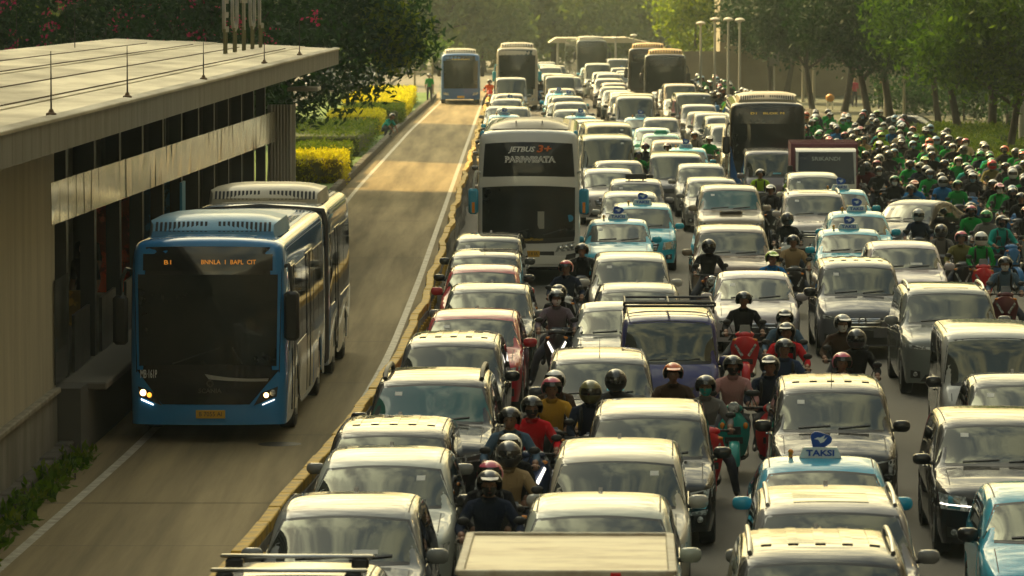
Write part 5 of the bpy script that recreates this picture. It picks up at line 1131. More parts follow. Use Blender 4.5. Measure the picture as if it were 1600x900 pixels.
# the hazy wood closing the far end, haze partly put into its leaf colour
FM = []
for i in range(3):
    rr = random.Random(70+i); Ef = [((rr.uniform(-3, 3), rr.uniform(-2, 2), rr.uniform(2.6, 6.5)), (rr.uniform(2, 3.2), rr.uniform(2, 3), rr.uniform(1.6, 2.4))) for _ in range(8)]+[((0, 0, 8), (4.5, 4, 2.5))]
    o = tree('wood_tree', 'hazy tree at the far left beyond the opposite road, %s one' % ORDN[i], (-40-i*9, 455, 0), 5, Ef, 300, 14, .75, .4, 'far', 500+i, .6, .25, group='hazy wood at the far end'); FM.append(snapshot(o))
rr = random.Random(8)
for row, (y, x0, x1, st_) in enumerate(((402, -18, 2, 5.2), (418, -30, 34, 5.6), (440, -34, 44, 6.2), (360, 18, 34, 6.0), (330, 17, 36, 6.0), (380, 22, 44, 6.5))):
    x = x0; q_ = 0
    while x < x1:
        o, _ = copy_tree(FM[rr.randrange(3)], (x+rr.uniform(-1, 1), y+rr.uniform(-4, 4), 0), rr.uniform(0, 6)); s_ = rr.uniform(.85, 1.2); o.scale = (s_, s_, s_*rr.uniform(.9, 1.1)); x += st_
        o['label'] = 'hazy far tree, %s from left in the %s' % (ORDN[q_], ('front row behind the far blue bus', 'middle row', 'back row', 'row behind the beige building', 'row beside the beige building', 'row far behind the right verge')[row]); q_ += 1
for (x, y) in ((-24, 250), (-22, 300), (-27, 340), (-20, 225), (-16, 350), (-26, 205)):
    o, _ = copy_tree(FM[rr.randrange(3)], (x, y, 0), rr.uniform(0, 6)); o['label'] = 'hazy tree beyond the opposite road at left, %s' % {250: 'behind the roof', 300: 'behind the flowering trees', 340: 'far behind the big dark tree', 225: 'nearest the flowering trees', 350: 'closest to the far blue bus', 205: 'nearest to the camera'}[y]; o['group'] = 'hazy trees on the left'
# ------------------------------------------------------------------ buildings and street furniture
bd = empty('wall_building', (27, 306, 0)); tag(bd, 'low beige building with blank walls behind the right trees', 'building')
MB().box((0, 0, 3.6), (26, 8, 7.6)).obj('wall', mat('beige_render', (.30,.26,.18), .85, col2=(.22,.19,.14), noise=1, nscale=.6), bd, smooth=False)
MB().box((-13.6, -4.6, 1.6), (4.0, .3, 3.0)).obj('forecourt_wall', MATS['beige_render'], bd, smooth=False)
MB().box((0, 0, 7.55), (26.5, 8.5, .3)).obj('parapet', M_CONC, bd, smooth=False)
for i in range(6): wo2 = MB().box((-10+i*4, -4.02, 4.6), (2.2, .1, 1.6)).obj('window', GLASS, bd, smooth=False); MB().box((-10+i*4, -4.06, 3.75), (2.4, .16, .1)).obj('sill', M_CONC, wo2, smooth=False)
cp = empty('far_shelter', (7.2, 372, 0)); tag(cp, 'pale flat roofed shelter in the haze above the far cars', 'shelter')
MB().prism([(-4.2, 2.9), (4.2, 2.9), (2.2, 3.35), (-3.6, 3.30)], -4, 4).obj('roof', mat('pale_far_roof', (.50,.44,.33), .6), cp, smooth=False)
for x in (-3.4, -1, 1.4, 3.4): MB().tube([(x, 0, -.1), (x, 0, 2.95)], .09, 8).obj('post', STEEL, cp)
MB().box((1.2, 1.6, .75), (5.2, .15, 1.5)).obj('panel', mat('shelter_panel', (.10,.17,.05), .7), cp, smooth=False)
far = empty('far_block', (-9, 520, 0)); tag(far, 'pale hazy building beyond the trees at the top', 'building')
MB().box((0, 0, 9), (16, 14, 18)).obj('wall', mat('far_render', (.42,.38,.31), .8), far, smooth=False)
for i in range(4):
    for j in range(5): MB().box((-6+i*4, -7.03, 2.5+j*3.2), (2.4, .12, 1.6)).obj('window', GLASS, far, smooth=False)
for i, (px, py, Y) in enumerate(((1095, 37, 270), (1117, 31, 264), (1138, 31, 258), (1156, 32, 252), (990, 56, 352), (962, 60, 366))):
    p = atd(px, py, Y); r = empty('street_lamp', (p.x, Y, 0)); h = p.z
    tag(r, ('grey street lamp with flat round head, %s of the four before the round tree' % ('leftmost', 'second', 'third', 'rightmost')[i]) if i < 4 else 'small far street lamp above the pale shelter, %s' % ('right one', 'left one')[i-4], 'street lamp', 'street lamps')
    MB().tube([(0, 0, -.1), (0, 0, .5), (0, 0, h)], [.11, .085, .06], 8).obj('pole', STEEL, r)
    MB().lathe([(.001, h+.16), (.16, h+.13), (.30, h+.04), (.28, h-.03), (.10, h-.06), (.06, h-.12)], 'z', n=14).obj('lamp_head', mat('lamp_cover', (.50,.47,.40), .5), r)
for i, (px, y0, y1, Y, rr_, lab) in enumerate(((1255, 72, 165, 285, .09, 'white pole left of the beige wall, left of two'), (1272, 78, 165, 285, .10, 'white pole left of the beige wall, right of two'), (1383, 90, 190, 243, .07, 'thin grey pole left of the parked dark car'), (1413, 95, 192, 240, .07, 'thin grey pole above the parked dark car'), (1597, 98, 250, 189, .13, 'thick pale pole at the right edge'), (1352, 100, 165, 280, .06, 'thin dark pole between the pedestrians'), (1551, 100, 220, 214, .07, 'thin pole among the right tree trunks'))):
    a, b = atd(px, y0, Y), atd(px, y1, Y); r = empty('pole', (a.x, Y, 0)); tag(r, lab, 'pole', 'poles on the right verge'); MB().tube([(0, 0, -.1), (0, 0, max(a.z, 1)+2.2)], [rr_, rr_*.75], 10).obj('shaft', mat('pale_pole', (.42,.40,.34), .5), r); MB().lathe([(rr_*2.2, .16), (rr_*2.0, .20), (rr_, .21)], 'z', n=10).obj('base_plate', STEEL, r)
def signboard(label, px, py, Y, w_, h, post=True):
    p = atd(px, py, Y); r = empty('signboard', (p.x, Y, 0)); tag(r, label, 'sign')
    MB().box((0, 0, p.z), (w_, .04, h), b=.01).obj('board', mat('grey_sign_back', (.17,.165,.15), .6), r, smooth=False); MB().tube([(0, .05, -.1), (0, .05, p.z+h*.5)], .04, 8).obj('post', STEEL, r)
    for q in (-.25, .25): MB().box((0, .04, p.z+q*h), (w_*.9, .03, .04)).obj('bracket', STEEL, r, smooth=False)
signboard('grey back of a road sign before the right hedge', 1573, 264, 168, .80, .50)
signboard('grey upright board among the trees above the black bus', 1210, 92, 268, .62, .85)
bc_ = at(1297, 175, 0); r = empty('beacon_post', (bc_.x, bc_.y, .1)); tag(r, 'orange ball beacon on twin white posts beside the crowd of riders', 'beacon'); zt_ = atd(1297, 153, bc_.y).z-.1
for q in (-.14, .14): MB().tube([(q, 0, -.1), (q, 0, zt_-.2)], .04, 8).obj('post', WHITE, r)
MB().ell((0, 0, zt_), (.26, .26, .24), 14, 10).obj('ball', mat('orange_ball', (.70,.30,.03), .4), r)
MB().box((0, 0, zt_-.24), (.4, .1, .06)).obj('yoke', STEEL, r)
# people on foot
for (px, py, jac, lab) in ((1335, 168, 'pink', 'pedestrian in a pink shirt standing by the trees'), (1376, 172, 'black', 'pedestrian in dark clothes walking beneath the trees'), (1462, 176, 'navy', 'dark clad pedestrian on the verge behind the parked car'), (1487, 178, 'darkgrey', 'pedestrian in charcoal beside the right trunks')):
    p = at(px, py, .1); person((p.x, p.y, .1), R(20), STAND, jac, None, None, lab, 'pedestrians on the right verge'); 
p = at(671, 160, .14); o = person((p.x, p.y, .14), 0, STAND, 'green', 'black', 'open', 'man in green jacket standing beside the far blue bus', None, None, (0, -.03, 1.66))
p = at(606, 216, .14); o = person((p.x, p.y, .14), R(55), CROUCH, 'teal', 'brown', 'open', 'gardener in teal shirt crouching at the kerb by the hedges', None, None, (0, -.29, 1.02))
for i, (y, dx) in enumerate(((76.9, -.45), (82.4, -1.0))):
    person((wx(y)+dx, y, 1.02), R(-25), STAND, 'black', None, None, 'passenger in black waiting inside the station, %s' % ('lower left face', 'further back')[i], 'passengers in the station', 'black' if i else None, (0, -.03, 1.66))
# towers added out of view: left ones shade near traffic, all narrow the sky
M_TOW = mat('tower_render', (.13,.125,.115), .7, col2=(.09,.09,.085), noise=1, nscale=.2); M_TGL = mat('tower_glass', (.05,.06,.062), .08, ior=1.6)
for i, (x0, x1, y0, y1, h, lab) in enumerate(((-70, -45, 78, 205, 106, 'long office tower left of the station'), (-66, -45, 256, 287, 106, 'slim office tower left of the garden strip'), (-75, -47, -70, 77, 106, 'wide office block left of the footbridge'),
     (40, 66, 20, 96, 62, 'broad office tower right of the near traffic'), (46, 72, 108, 176, 84, 'tall office tower right of the rider crowd'), (48, 76, 190, 262, 52, 'office block behind the right verge trees'), (36, 70, -90, 6, 70, 'office tower right of the footbridge'), (-44, 40, -126, -104, 48, 'slab block closing the avenue behind the footbridge'))):
    r = empty('added_tower', ((x0+x1)/2, (y0+y1)/2, 0)); tag(r, lab+', added unseen to shape the light', 'building'); w_, l_ = x1-x0, y1-y0
    MB().box((0, 0, h/2-.1), (w_, l_, h)).obj('wall', M_TOW, r, smooth=False)
    for j in range(int(h/4)): MB().box((0, 0, 3+j*4), (w_+.2, l_+.2, 1.9)).obj('window_band', M_TGL, r, smooth=False)
fb = empty('footbridge', (0, 0, 0)); tag(fb, 'concrete footbridge across the avenue from which the picture is taken', 'footbridge')
MB().box((0, -1.2, 5.15), (70, 3.6, .5)).obj('deck', M_CONC, fb, smooth=False)
for yy in (.45, -2.85):
    MB().box((0, yy, 6.45), (70, .08, .08)).obj('handrail', STEEL, fb, smooth=False)
    for i in range(36): MB().box((-35+i*2, yy, 5.9), (.05, .05, 1.05)).obj('baluster', STEEL, fb, smooth=False)
for x in (-30, -8.6, 19.5, 32): MB().box((x, -1.2, 2.4), (.9, 1.2, 5.0)).obj('pier', M_CONC, fb, smooth=False)
# ------------------------------------------------------------------ buses
def bus_shell(L, W, H, z0, wheels=(), rw=.5, lean=.10, nose=.10, roofr=1.0, wedge=0):
    w = W/2; ys = [0, .05, .16, .45]+[c+s_*(rw+.07) for c in wheels for s_ in (-1.1, -.97, -.6, 0, .6, .97, 1.1)]+[L*.5, L-.4, L-.14, L-.05, L]
    ys = sorted(ys); yy = [ys[0]]
    for q in ys[1:]:
        if q-yy[-1] > .04: yy.append(q)
    st = []
    for y in yy:
        ws = interp(y, [(0, .90), (.05, .955), (.16, .99), (.45, 1), (L-.2, 1), (L-.05, .97), (L, .93)]); x = w*ws
        zs = z0
        for c in wheels:
            if abs(y-c) < rw+.07: zs = max(zs, rw+math.sqrt((rw+.07)**2-(y-c)**2))
        tz = H-interp(y, [(0, .10), (.05, .05), (.16, .015), (.45, 0), (L-.2, 0), (L, .08)])
        l1 = max(zs+.05, .8); l2 = max(l1+.1, 1.3)
        def ln(z): return lean*max(0, (z-1.1)/(H-1.1))**1.3*interp(y, [(0, 1), (.45, .6), (1.2, 0)])
        pts = [(x*.985, zs), (x, l1), (x, l2), (x*.992, H-.75), (x*.975, tz-.26), (x*.945, tz-.10), (x*.86*roofr, tz-.022), (x*.5, tz+.018), (0, tz+.03)]
        st.append((y, [(a, b, ln(b)) for a, b in pts]))
    def cap(c, z, front):
        ln_ = lean*max(0, (z-1.1)/(H-1.1))**1.3
        if front: return -nose*(1-c*c)-(0.04 if z < 1.0 else 0)*(1-c*c) + ln_*(1-c*c)*0
        return .04*(1-c*c)
    me, bv = shell(st, 4, cap); me.materials.append(PAINT)
    return me, bv
def wheel_set(root, w, ys, rw=.5):
    t, rm = tyre_meshes(rw)
    for yw in ys:
        for sx in (-1, 1):
            o = link('wheel', t, root); o.location = (sx*(w-.17), yw, rw); o.scale = (1.3, 1, 1); link('rim', rm, o)
def ac_pod(root, y0, y1, W, z, col, nslat=26, h=.30):
    """rounded roof air conditioner with a louvred front"""
    w = W/2; m = MB(); st = []
    prof = [(0, .08), (.12, .22), (.35, h), (y1-y0-.3, h), (y1-y0, .1)]
    V = []; n = 9
    for (dy, hh) in prof:
        for i in range(n):
            t = -1+2*i/(n-1); V.append((t*w*(1-.06*(dy < .2)), y0+dy+.10*t*t*(dy < .4), z+hh*(1-.30*abs(t)**4)))
    F = [(a*n+i, a*n+i+1, (a+1)*n+i+1, (a+1)*n+i) for a in range(len(prof)-1) for i in range(n-1)]
    m.add(V, F)
    low = [(v[0]*1.03, v[1], z-.03) for v in V]; rim = [i for i in range(n)]+[a*n+n-1 for a in range(1, len(prof))]+[(len(prof)-1)*n+i for i in range(n-2, -1, -1)]+[a*n for a in range(len(prof)-2, 0, -1)]
    VV = [V[i] for i in rim]+[low[i] for i in rim]; k = len(rim); m.add(VV, [(i, (i+1)%k, k+(i+1)%k, k+i) for i in range(k)])
    o = m.obj('air_conditioner', PLAST, root, color=col)
    g = MB()
    for i in range(nslat):
        t = -.88+1.76*i/(nslat-1)
        if abs(t) < .06: continue
        x = t*w; ww = 1.76*w/nslat*.56
        yb_ = y0+.10*t*t
        MB().add([(x-ww/2, yb_-.006, z+.055), (x+ww/2, yb_-.006, z+.055), (x+ww/2, yb_+.105, z+.213*(1-.3*t**4)), (x-ww/2, yb_+.105, z+.213*(1-.3*t**4)), (x-ww/2, yb_+.03, z+.055), (x+ww/2, yb_+.03, z+.055), (x+ww/2, yb_+.14, z+.2), (x-ww/2, yb_+.14, z+.2)], [(0,1,2,3),(0,4,5,1),(3,2,6,7),(0,3,7,4),(1,5,6,2)]).obj('louvre', INK, o, smooth=False)
    return o
def bus_mirror(root, x, y, z, hgt=.55, col=(.012,.012,.013), arm=(.02,.02,.02), out=.35, wd=.24):
    s_ = 1 if x > 0 else -1; top = z+hgt+.35
    a = MB().tube([(x-s_*.10, y+.12, top), (x+s_*out*.5, y-.12, top+.06), (x+s_*out*.85, y-.20, top-.10), (x+s_*out, y-.20, z+hgt-.05)], [.035, .03, .03, .025], 8).obj('mirror_arm', PLAST, root, color=arm)
    m = MB(); m.box((x+s_*out, y-.20, z+hgt/2), (wd, .14, hgt), b=.05); mo = m.obj('side_mirror', PLAST, root, color=col)
    MB().box((x+s_*out, y-.125, z+hgt/2), (wd-.05, .012, hgt-.06)).obj('mirror_glass', CHROME, mo)
def panel(root, bv, name, ax, quad, m, nu=8, nv=6, off=.006, bow=(0,0), color=None, side=(0,0)):
    return patch(MB(), bv, ax, quad, nu, nv, off, bow, side=side).obj(name, m, root, color=color)
BBLUE = (.025,.22,.52); BCREAM = (.62,.58,.46)
def frontz(bv, x, z): return bv.ray_cast(Vector((x, -9, z)), Vector((0,1,0)))[0].y
def city_bus():
    root = empty('articulated_bus'); tag(root, 'blue articulated city bus with lit headlamps stopping at the station', 'bus')
    W, H = 2.5, 3.22; w = W/2
    me, bv = bus_shell(10.2, W, H, .30, (2.6, 8.4)); b = link('front_body', me, root, BBLUE)
    BLK = mat('gloss_black_panel', (.012,.012,.014), .12, coat=.5)
    panel(root, bv, 'front_mask', 'F', [(-1.13, 1.12), (1.13, 1.12), (1.17, 3.08), (-1.17, 3.08)], BLK, 12, 10, .004, (0, .02))
    ws = panel(root, bv, 'windscreen', 'F', [(-1.08, 1.22), (1.08, 1.22), (1.10, 2.66), (-1.10, 2.66)], DGLASS, 12, 8, .012, (.03, 0))
    panel(root, bv, 'grille_panel', 'F', [(-.72, .62), (.66, .62), (1.12, 1.16), (-1.12, 1.16)], BLK, 12, 6, .006)
    panel(root, bv, 'destination_board', 'F', [(-1.02, 2.72), (1.02, 2.72), (1.02, 2.98), (-1.02, 2.98)], mat('display_glass', (.01,.01,.011), .08), 10, 3, .010)
    y = frontz(bv, 0, 2.85)-.022
    text('route_number', 'B1', .10, ORLED, root, (-.62, y+.012, 2.85), width=.11)
    text('route_name', 'BNNLA  1  BAPL  CIT', .10, ORLED, root, (.33, y, 2.855), width=.86)
    text('fleet_number', 'MB·1618', .19, WHITE, root, (-.93, frontz(bv, -.93, 1.08)-.02, 1.09), width=.26)
    text('maker_lettering', 'SCANIA', .10, mat('dull_chrome', (.16,.15,.13), .3, metal=.8), root, (.04, frontz(bv, 0, .84)-.02, .835), width=.36)
    MB().lathe([(.055,0),(.055,.015),(.04,.015),(.04,0),(.055,0)], 'y', (.04, frontz(bv, .04, .94)-.024, .95), 18).obj('maker_badge', MATS['dull_chrome'], root)
    panel(root, bv, 'chrome_flash', 'F', [(.02, 1.02), (.94, .985), (.96, 1.03), (-.04, 1.10)], ALLOY, 10, 2, .018, (-.015, -.03))
    panel(root, bv, 'bumper_panel', 'F', [(-.70, .36), (.70, .36), (.66, .57), (-.66, .57)], PAINT, 8, 3, .010, color=BBLUE)
    for s_ in (-1, 1):
        hq = [(.72, .60), (1.08, .74), (1.10, .90), (.84, .80)]; hq = hq if s_ > 0 else mirrorq(hq)
        ho = panel(root, bv, 'headlight', 'F', hq, mat('headlight_bowl', (.03,.03,.032), .08, coat=1), 8, 4, .012)
        for (dx, dz, r_, mm) in ((1.02, .80, .050, WARM if s_ < 0 else LENS), (.92, .765, .040, AMBLIT if s_ < 0 else WARM)):
            yy = frontz(bv, s_*dx, dz); MB().ell((s_*dx, yy-.012, dz), (r_, .02, r_), 12, 8).obj('bulb', mm, ho)
        dq = [(.86, .605), (1.05, .685), (1.05, .702), (.86, .622)]; dq = dq if s_ > 0 else mirrorq(dq)
        panel(root, bv, 'daytime_strip', 'F', [dq[0], dq[1], dq[2], dq[3]], LED if s_ < 0 else mat('dim_led', (.8,.8,.75), .2, emit=(1,.9,.75), estr=1.2), 6, 1, .016)
    yy = frontz(bv, .05, .47)-.02; po = MB().box((.05, yy, .47), (.46, .02, .13), b=.004).obj('number_plate', PLATEY, root)
    text('plate_lettering', 'B 7055 AI', .10, INK, po, (.05, yy-.013, .47), width=.36)
    for sx in (-.55, .55):
        wz = 1.26; yy = frontz(bv, sx, wz); MB().tube([(sx, yy-.03, wz), (sx+.45*(1 if sx < 0 else -1)+.3, frontz(bv, sx*.3, 1.5)-.03, 1.52)], .012, 6).obj('wiper', BLKP, root)
    def side(root_, bv_, wins, doors, L, sgn=1):
        ax = 'R' if sgn > 0 else 'L'
        for (a, c) in wins: panel(root_, bv_, 'side_window', ax, [(a, 1.42), (c, 1.42), (c, 2.68), (a, 2.68)], DGLASS, 4, 4, .006)
        for (a, c) in doors:
            d = panel(root_, bv_, 'door', ax, [(a, .42), (c, .42), (c, 2.72), (a, 2.72)], DGLASS, 4, 5, .012)
            m_ = (a+c)/2; panel(d, bv_, 'door_post', ax, [(m_-.03, .42), (m_+.03, .42), (m_+.03, 2.72), (m_-.03, 2.72)], BLKP, 1, 4, .02)
    for sg in (1, -1):
        side(root, bv, [(.62, 1.2), (2.2, 3.5), (3.55, 4.6), (6.6, 7.9), (7.95, 9.3)], [(1.25, 2.1), (4.75, 6.4)], 10, sg)
        ax = 'R' if sg > 0 else 'L'
        panel(root, bv, 'pale_side_panel', ax, [(3.25, .40), (4.7, .40), (4.7, 1.38), (2.4, 1.38)], mat('pale_panel', (.55,.53,.47), .4, coat=.6), 6, 4, .006)
        panel(root, bv, 'blue_skirt', ax, [(6.5, .40), (7.7, .40), (7.7, 1.05), (6.5, 1.05)], PAINT, 5, 3, .012, color=(.04,.14,.40))
    panel(root, bv, 'roof_edge', 'T', [(-1.02, .35), (1.02, .35), (1.0, 10.0), (-1.0, 10.0)], mat('roof_paint', (.12,.26,.40), .4, col2=(.24,.30,.32), noise=.8, nscale=2), 6, 12, .004)
    ac_pod(root, .95, 3.6, 2.05, H+.01, (.16,.36,.52))
    bl = MB(); n = 9
    for i in range(n*2+1):
        yy = 10.15+i*.95/(n*2); k = .97 if i % 2 else 1.0
        sec = [(w*.99*k, .42), (w*.99*k, 2.9), (w*.93*k, 3.12*k+.05), (0, 3.2*k+.05), (-w*.93*k, 3.12*k+.05), (-w*.99*k, 2.9), (-w*.99*k, .42)]
        bl.v += [(a, yy, b_) for a, b_ in sec]
        if i:
            o = (i-1)*7
            for j in range(6): bl.f.append((o+j, o+7+j, o+8+j, o+1+j)); bl.m.append(0)
    bl.obj('bellows', mat('bellows_rubber', (.075,.072,.066), .8), root, smooth=False)
    me2, bv2 = bus_shell(7.1, W, H, .30, (1.9, 5.3)); rb = link('rear_body', me2, root, (.30,.36,.42)); rb.location = (0, 11.05, 0)
    rs = empty('rear_fittings'); 
    for sg in (1, -1): side(rs, bv2, [(.4, 1.8), (3.5, 4.6), (4.65, 6.6)], [(1.95, 3.4)], 7, sg)
    for sg in ('R', 'L'):
        panel(rs, bv2, 'blue_side_panel', sg, [(.3, .75), (6.9, .75), (6.9, 1.36), (.3, 1.36)], PAINT, 8, 3, .009, color=(.05,.22,.50))
    panel(rs, bv2, 'rear_roof_skin', 'T', [(-1.02, .2), (1.02, .2), (1.0, 6.9), (-1.0, 6.9)], mat('cream_roof', (.46,.42,.32), .5, col2=(.30,.27,.20), noise=.7, nscale=2), 6, 10, .004)
    ac_pod(rs, 1.0, 3.4, 2.05, H+.01, (.50,.45,.33))
    for k_ in kids(rs): k_.parent = root; k_.location = (0, 11.05, 0)
    bpy.data.objects.remove(rs)
    wheel_set(root, w, (2.6, 8.4, 12.95, 16.35))
    MB().box((0, 9.1, .62), (2.1, 17.4, .5)).obj('chassis', DARK, root, smooth=False)
    bus_mirror(root, 1.22, .25, 1.62, .78, out=.10); bus_mirror(root, -1.22, .25, 1.55, .78, out=.16)
    # driver's seat, rails and partition seen dimly behind the glass are part of the dark windscreen
    p = at(338, 668, .0); root.location = (p.x+.04, 70.3, 0); root.rotation_euler = (0, 0, R(-1.1))
    return root
city_bus()
def coach():
    root = empty('tour_coach'); tag(root, 'tall silver tour coach lettered across its black upper windscreen', 'bus')
    W, H = 2.5, 3.74; w = W/2; col = (.62,.62,.60)
    me, bv = bus_shell(11.8, W, H, .45, (2.5, 8.6), lean=.22, nose=.14); link('body', me, root, col)
    SILV = mat('silver_band', (.74,.74,.71), .3, metal=.2, coat=.6)
    panel(root, bv, 'roof_skin', 'T', [(-1.0, .45), (1.0, .45), (1.0, 11.4), (-1.0, 11.4)], mat('dusty_roof', (.40,.35,.26), .6, col2=(.27,.23,.16), noise=.8, nscale=1.6), 6, 12, .004)
    up = panel(root, bv, 'upper_windscreen', 'F', [(-1.11, 2.62), (1.11, 2.62), (1.06, 3.42), (-1.06, 3.42)], mat('black_glass', (.014,.016,.018), .08, ior=1.4), 12, 5, .010, (0, .04))
    panel(root, bv, 'silver_brow', 'F', [(-1.17, 2.36), (1.17, 2.36), (1.16, 2.60), (-1.16, 2.60)], SILV, 12, 3, .035, (.05, .04))
    panel(root, bv, 'lower_windscreen', 'F', [(-1.12, 1.18), (1.12, 1.18), (1.12, 2.36), (-1.12, 2.36)], DGLASS, 12, 8, .010, (-.05, .05))
    panel(root, bv, 'dash_strip', 'F', [(-1.1, 1.06), (1.1, 1.06), (1.12, 1.20), (-1.12, 1.20)], BLKP, 10, 2, .008, (-.05, -.05))
    yy = frontz(bv, 0, 3.27)
    text('upper_lettering', 'JETBUS', .17, WHITE, root, (-.17, yy-.045, 3.285), (R(82), 0, 0), width=.66, shear=.3, bold=.006)
    text('upper_numeral', '3+', .24, mat('orange_ink', (.75,.16,.02), .5), root, (.36, yy-.05, 3.295), (R(82), 0, 0), width=.36, shear=.2, bold=.008)
    yy = frontz(bv, 0, 3.0); text('charter_lettering', 'PARIWISATA', .19, WHITE, root, (.03, yy-.035, 3.04), (R(83), 0, 0), width=1.24, bold=.014)
    text('charter_lettering_fill', 'PARIWISATA', .19, INK, root, (.03, yy-.040, 3.04), (R(83), 0, 0), width=1.23, bold=-.004)
    text('name_lettering', 'RoyalPlatinum', .10, mat('yellow_ink', (.70,.48,.03), .5), root, (.10, frontz(bv, 0, 1.12)-.03, 1.115), width=.50, shear=.2)
    panel(root, bv, 'lower_bumper', 'F', [(-1.13, .50), (1.13, .50), (1.14, .70), (-1.14, .70)], SILV, 12, 3, .030, (.02, .03))
    panel(root, bv, 'lower_grille', 'F', [(-.62, .72), (.62, .72), (.62, .82), (-.62, .82)], BLKP, 8, 2, .008)
    for s_ in (-1, 1):
        hq = [(.64, .80), (1.10, .84), (1.13, 1.05), (.72, .96)]; hq = hq if s_ > 0 else mirrorq(hq)
        ho = panel(root, bv, 'headlight', 'F', hq, LENS, 8, 4, .012)
        for i in range(3):
            dx = .78+i*.13; yy = frontz(bv, s_*dx, .92); MB().ell((s_*dx, yy-.01, .90+.02*i), (.05, .02, .05), 10, 6).obj('bulb', CHROME, ho)
        fq = [(.86, .60), (1.12, .66), (1.13, .78), (.92, .74)]; panel(root, bv, 'fog_lamp', 'F', fq if s_ > 0 else mirrorq(fq), BLKP, 5, 3, .035)
        mq = MB().box((s_*.82, .42, 3.60), (.20, .06, .05), b=.02).obj('marker_lamp', AMBER, root)
        MB().box((s_*1.13, .75, 3.62), (.12, .5, .22), b=.05).obj('roof_corner_fairing', PLAST, root, color=(.03,.30,.48))
    yy = frontz(bv, .0, .76)-.02; po = MB().box((.02, yy-.01, .765), (.50, .02, .15), b=.004).obj('number_plate', PLATEY, root); text('plate_lettering', 'B 7818 IA', .11, INK, po, (.02, yy-.024, .765), width=.40)
    for sx in (-.5, .35): MB().tube([(sx, frontz(bv, sx, 1.2)-.03, 1.22), (sx+.5, frontz(bv, sx+.3, 1.36)-.035, 1.36)], .012, 6).obj('wiper', BLKP, root)
    MB().box((.30, frontz(bv, .3, 1.55)-.002, 1.58), (.16, .03, .42)).obj('notice', mat('pale_paper', (.34,.33,.28), .7), root)
    MB().lathe([(.001,-.006),(.085,-.006),(.085,.006)], 'y', (1.0, frontz(bv, 1.0, 1.62)-.012, 1.62), 20).obj('round_sticker', mat('sticker_blue', (.05,.30,.52), .5), root)
    ac = MB(); ac_ = []
    m = MB(); V = []; n = 9; prof = [(0, .02), (.18, .16), (.6, .22), (2.2, .22), (2.6, .02)]
    for (dy, hh) in prof:
        for i in range(n):
            t = -1+2*i/(n-1); V.append((t*.95, .75+dy+.12*t*t*(dy < .7), H+.01+hh*(1-.75*abs(t)**3)))
    m.add(V, [(a*n+i, a*n+i+1, (a+1)*n+i+1, (a+1)*n+i) for a in range(len(prof)-1) for i in range(n-1)]); m.obj('air_conditioner', PLAST, root, color=(.44,.38,.27))
    for x0 in (-.32, .32): MB().box((x0, 1.05, H+.185), (.02, .5, .05)).obj('pod_seam', DARK, root)
    for sg in ('R', 'L'):
        for i in range(6): panel(root, bv, 'side_window', sg, [(1.3+i*1.65, 1.5), (2.9+i*1.65, 1.5), (2.9+i*1.65, 2.75), (1.3+i*1.65, 2.75)], DGLASS, 4, 4, .006)
    wheel_set(root, w, (2.5, 8.6)); MB().box((0, 6, .7), (2.1, 11.2, .7)).obj('chassis', DARK, root, smooth=False)
    for s_ in (-1, 1): bus_mirror(root, s_*1.2, .2, 1.72, .62, col=(.03,.30,.48), arm=(.62,.60,.54), out=.14, wd=.24)
    for s_ in (-1, 1): MB().box((s_*1.34, -.08, 1.88), (.07, .012, .26), b=.005).obj('mirror_reflector', AMBER, root)
    root.location = ((826-800)/7000*108.5, 108.5, 0); root.rotation_euler = (0, 0, R(-1))
    return root
coach()
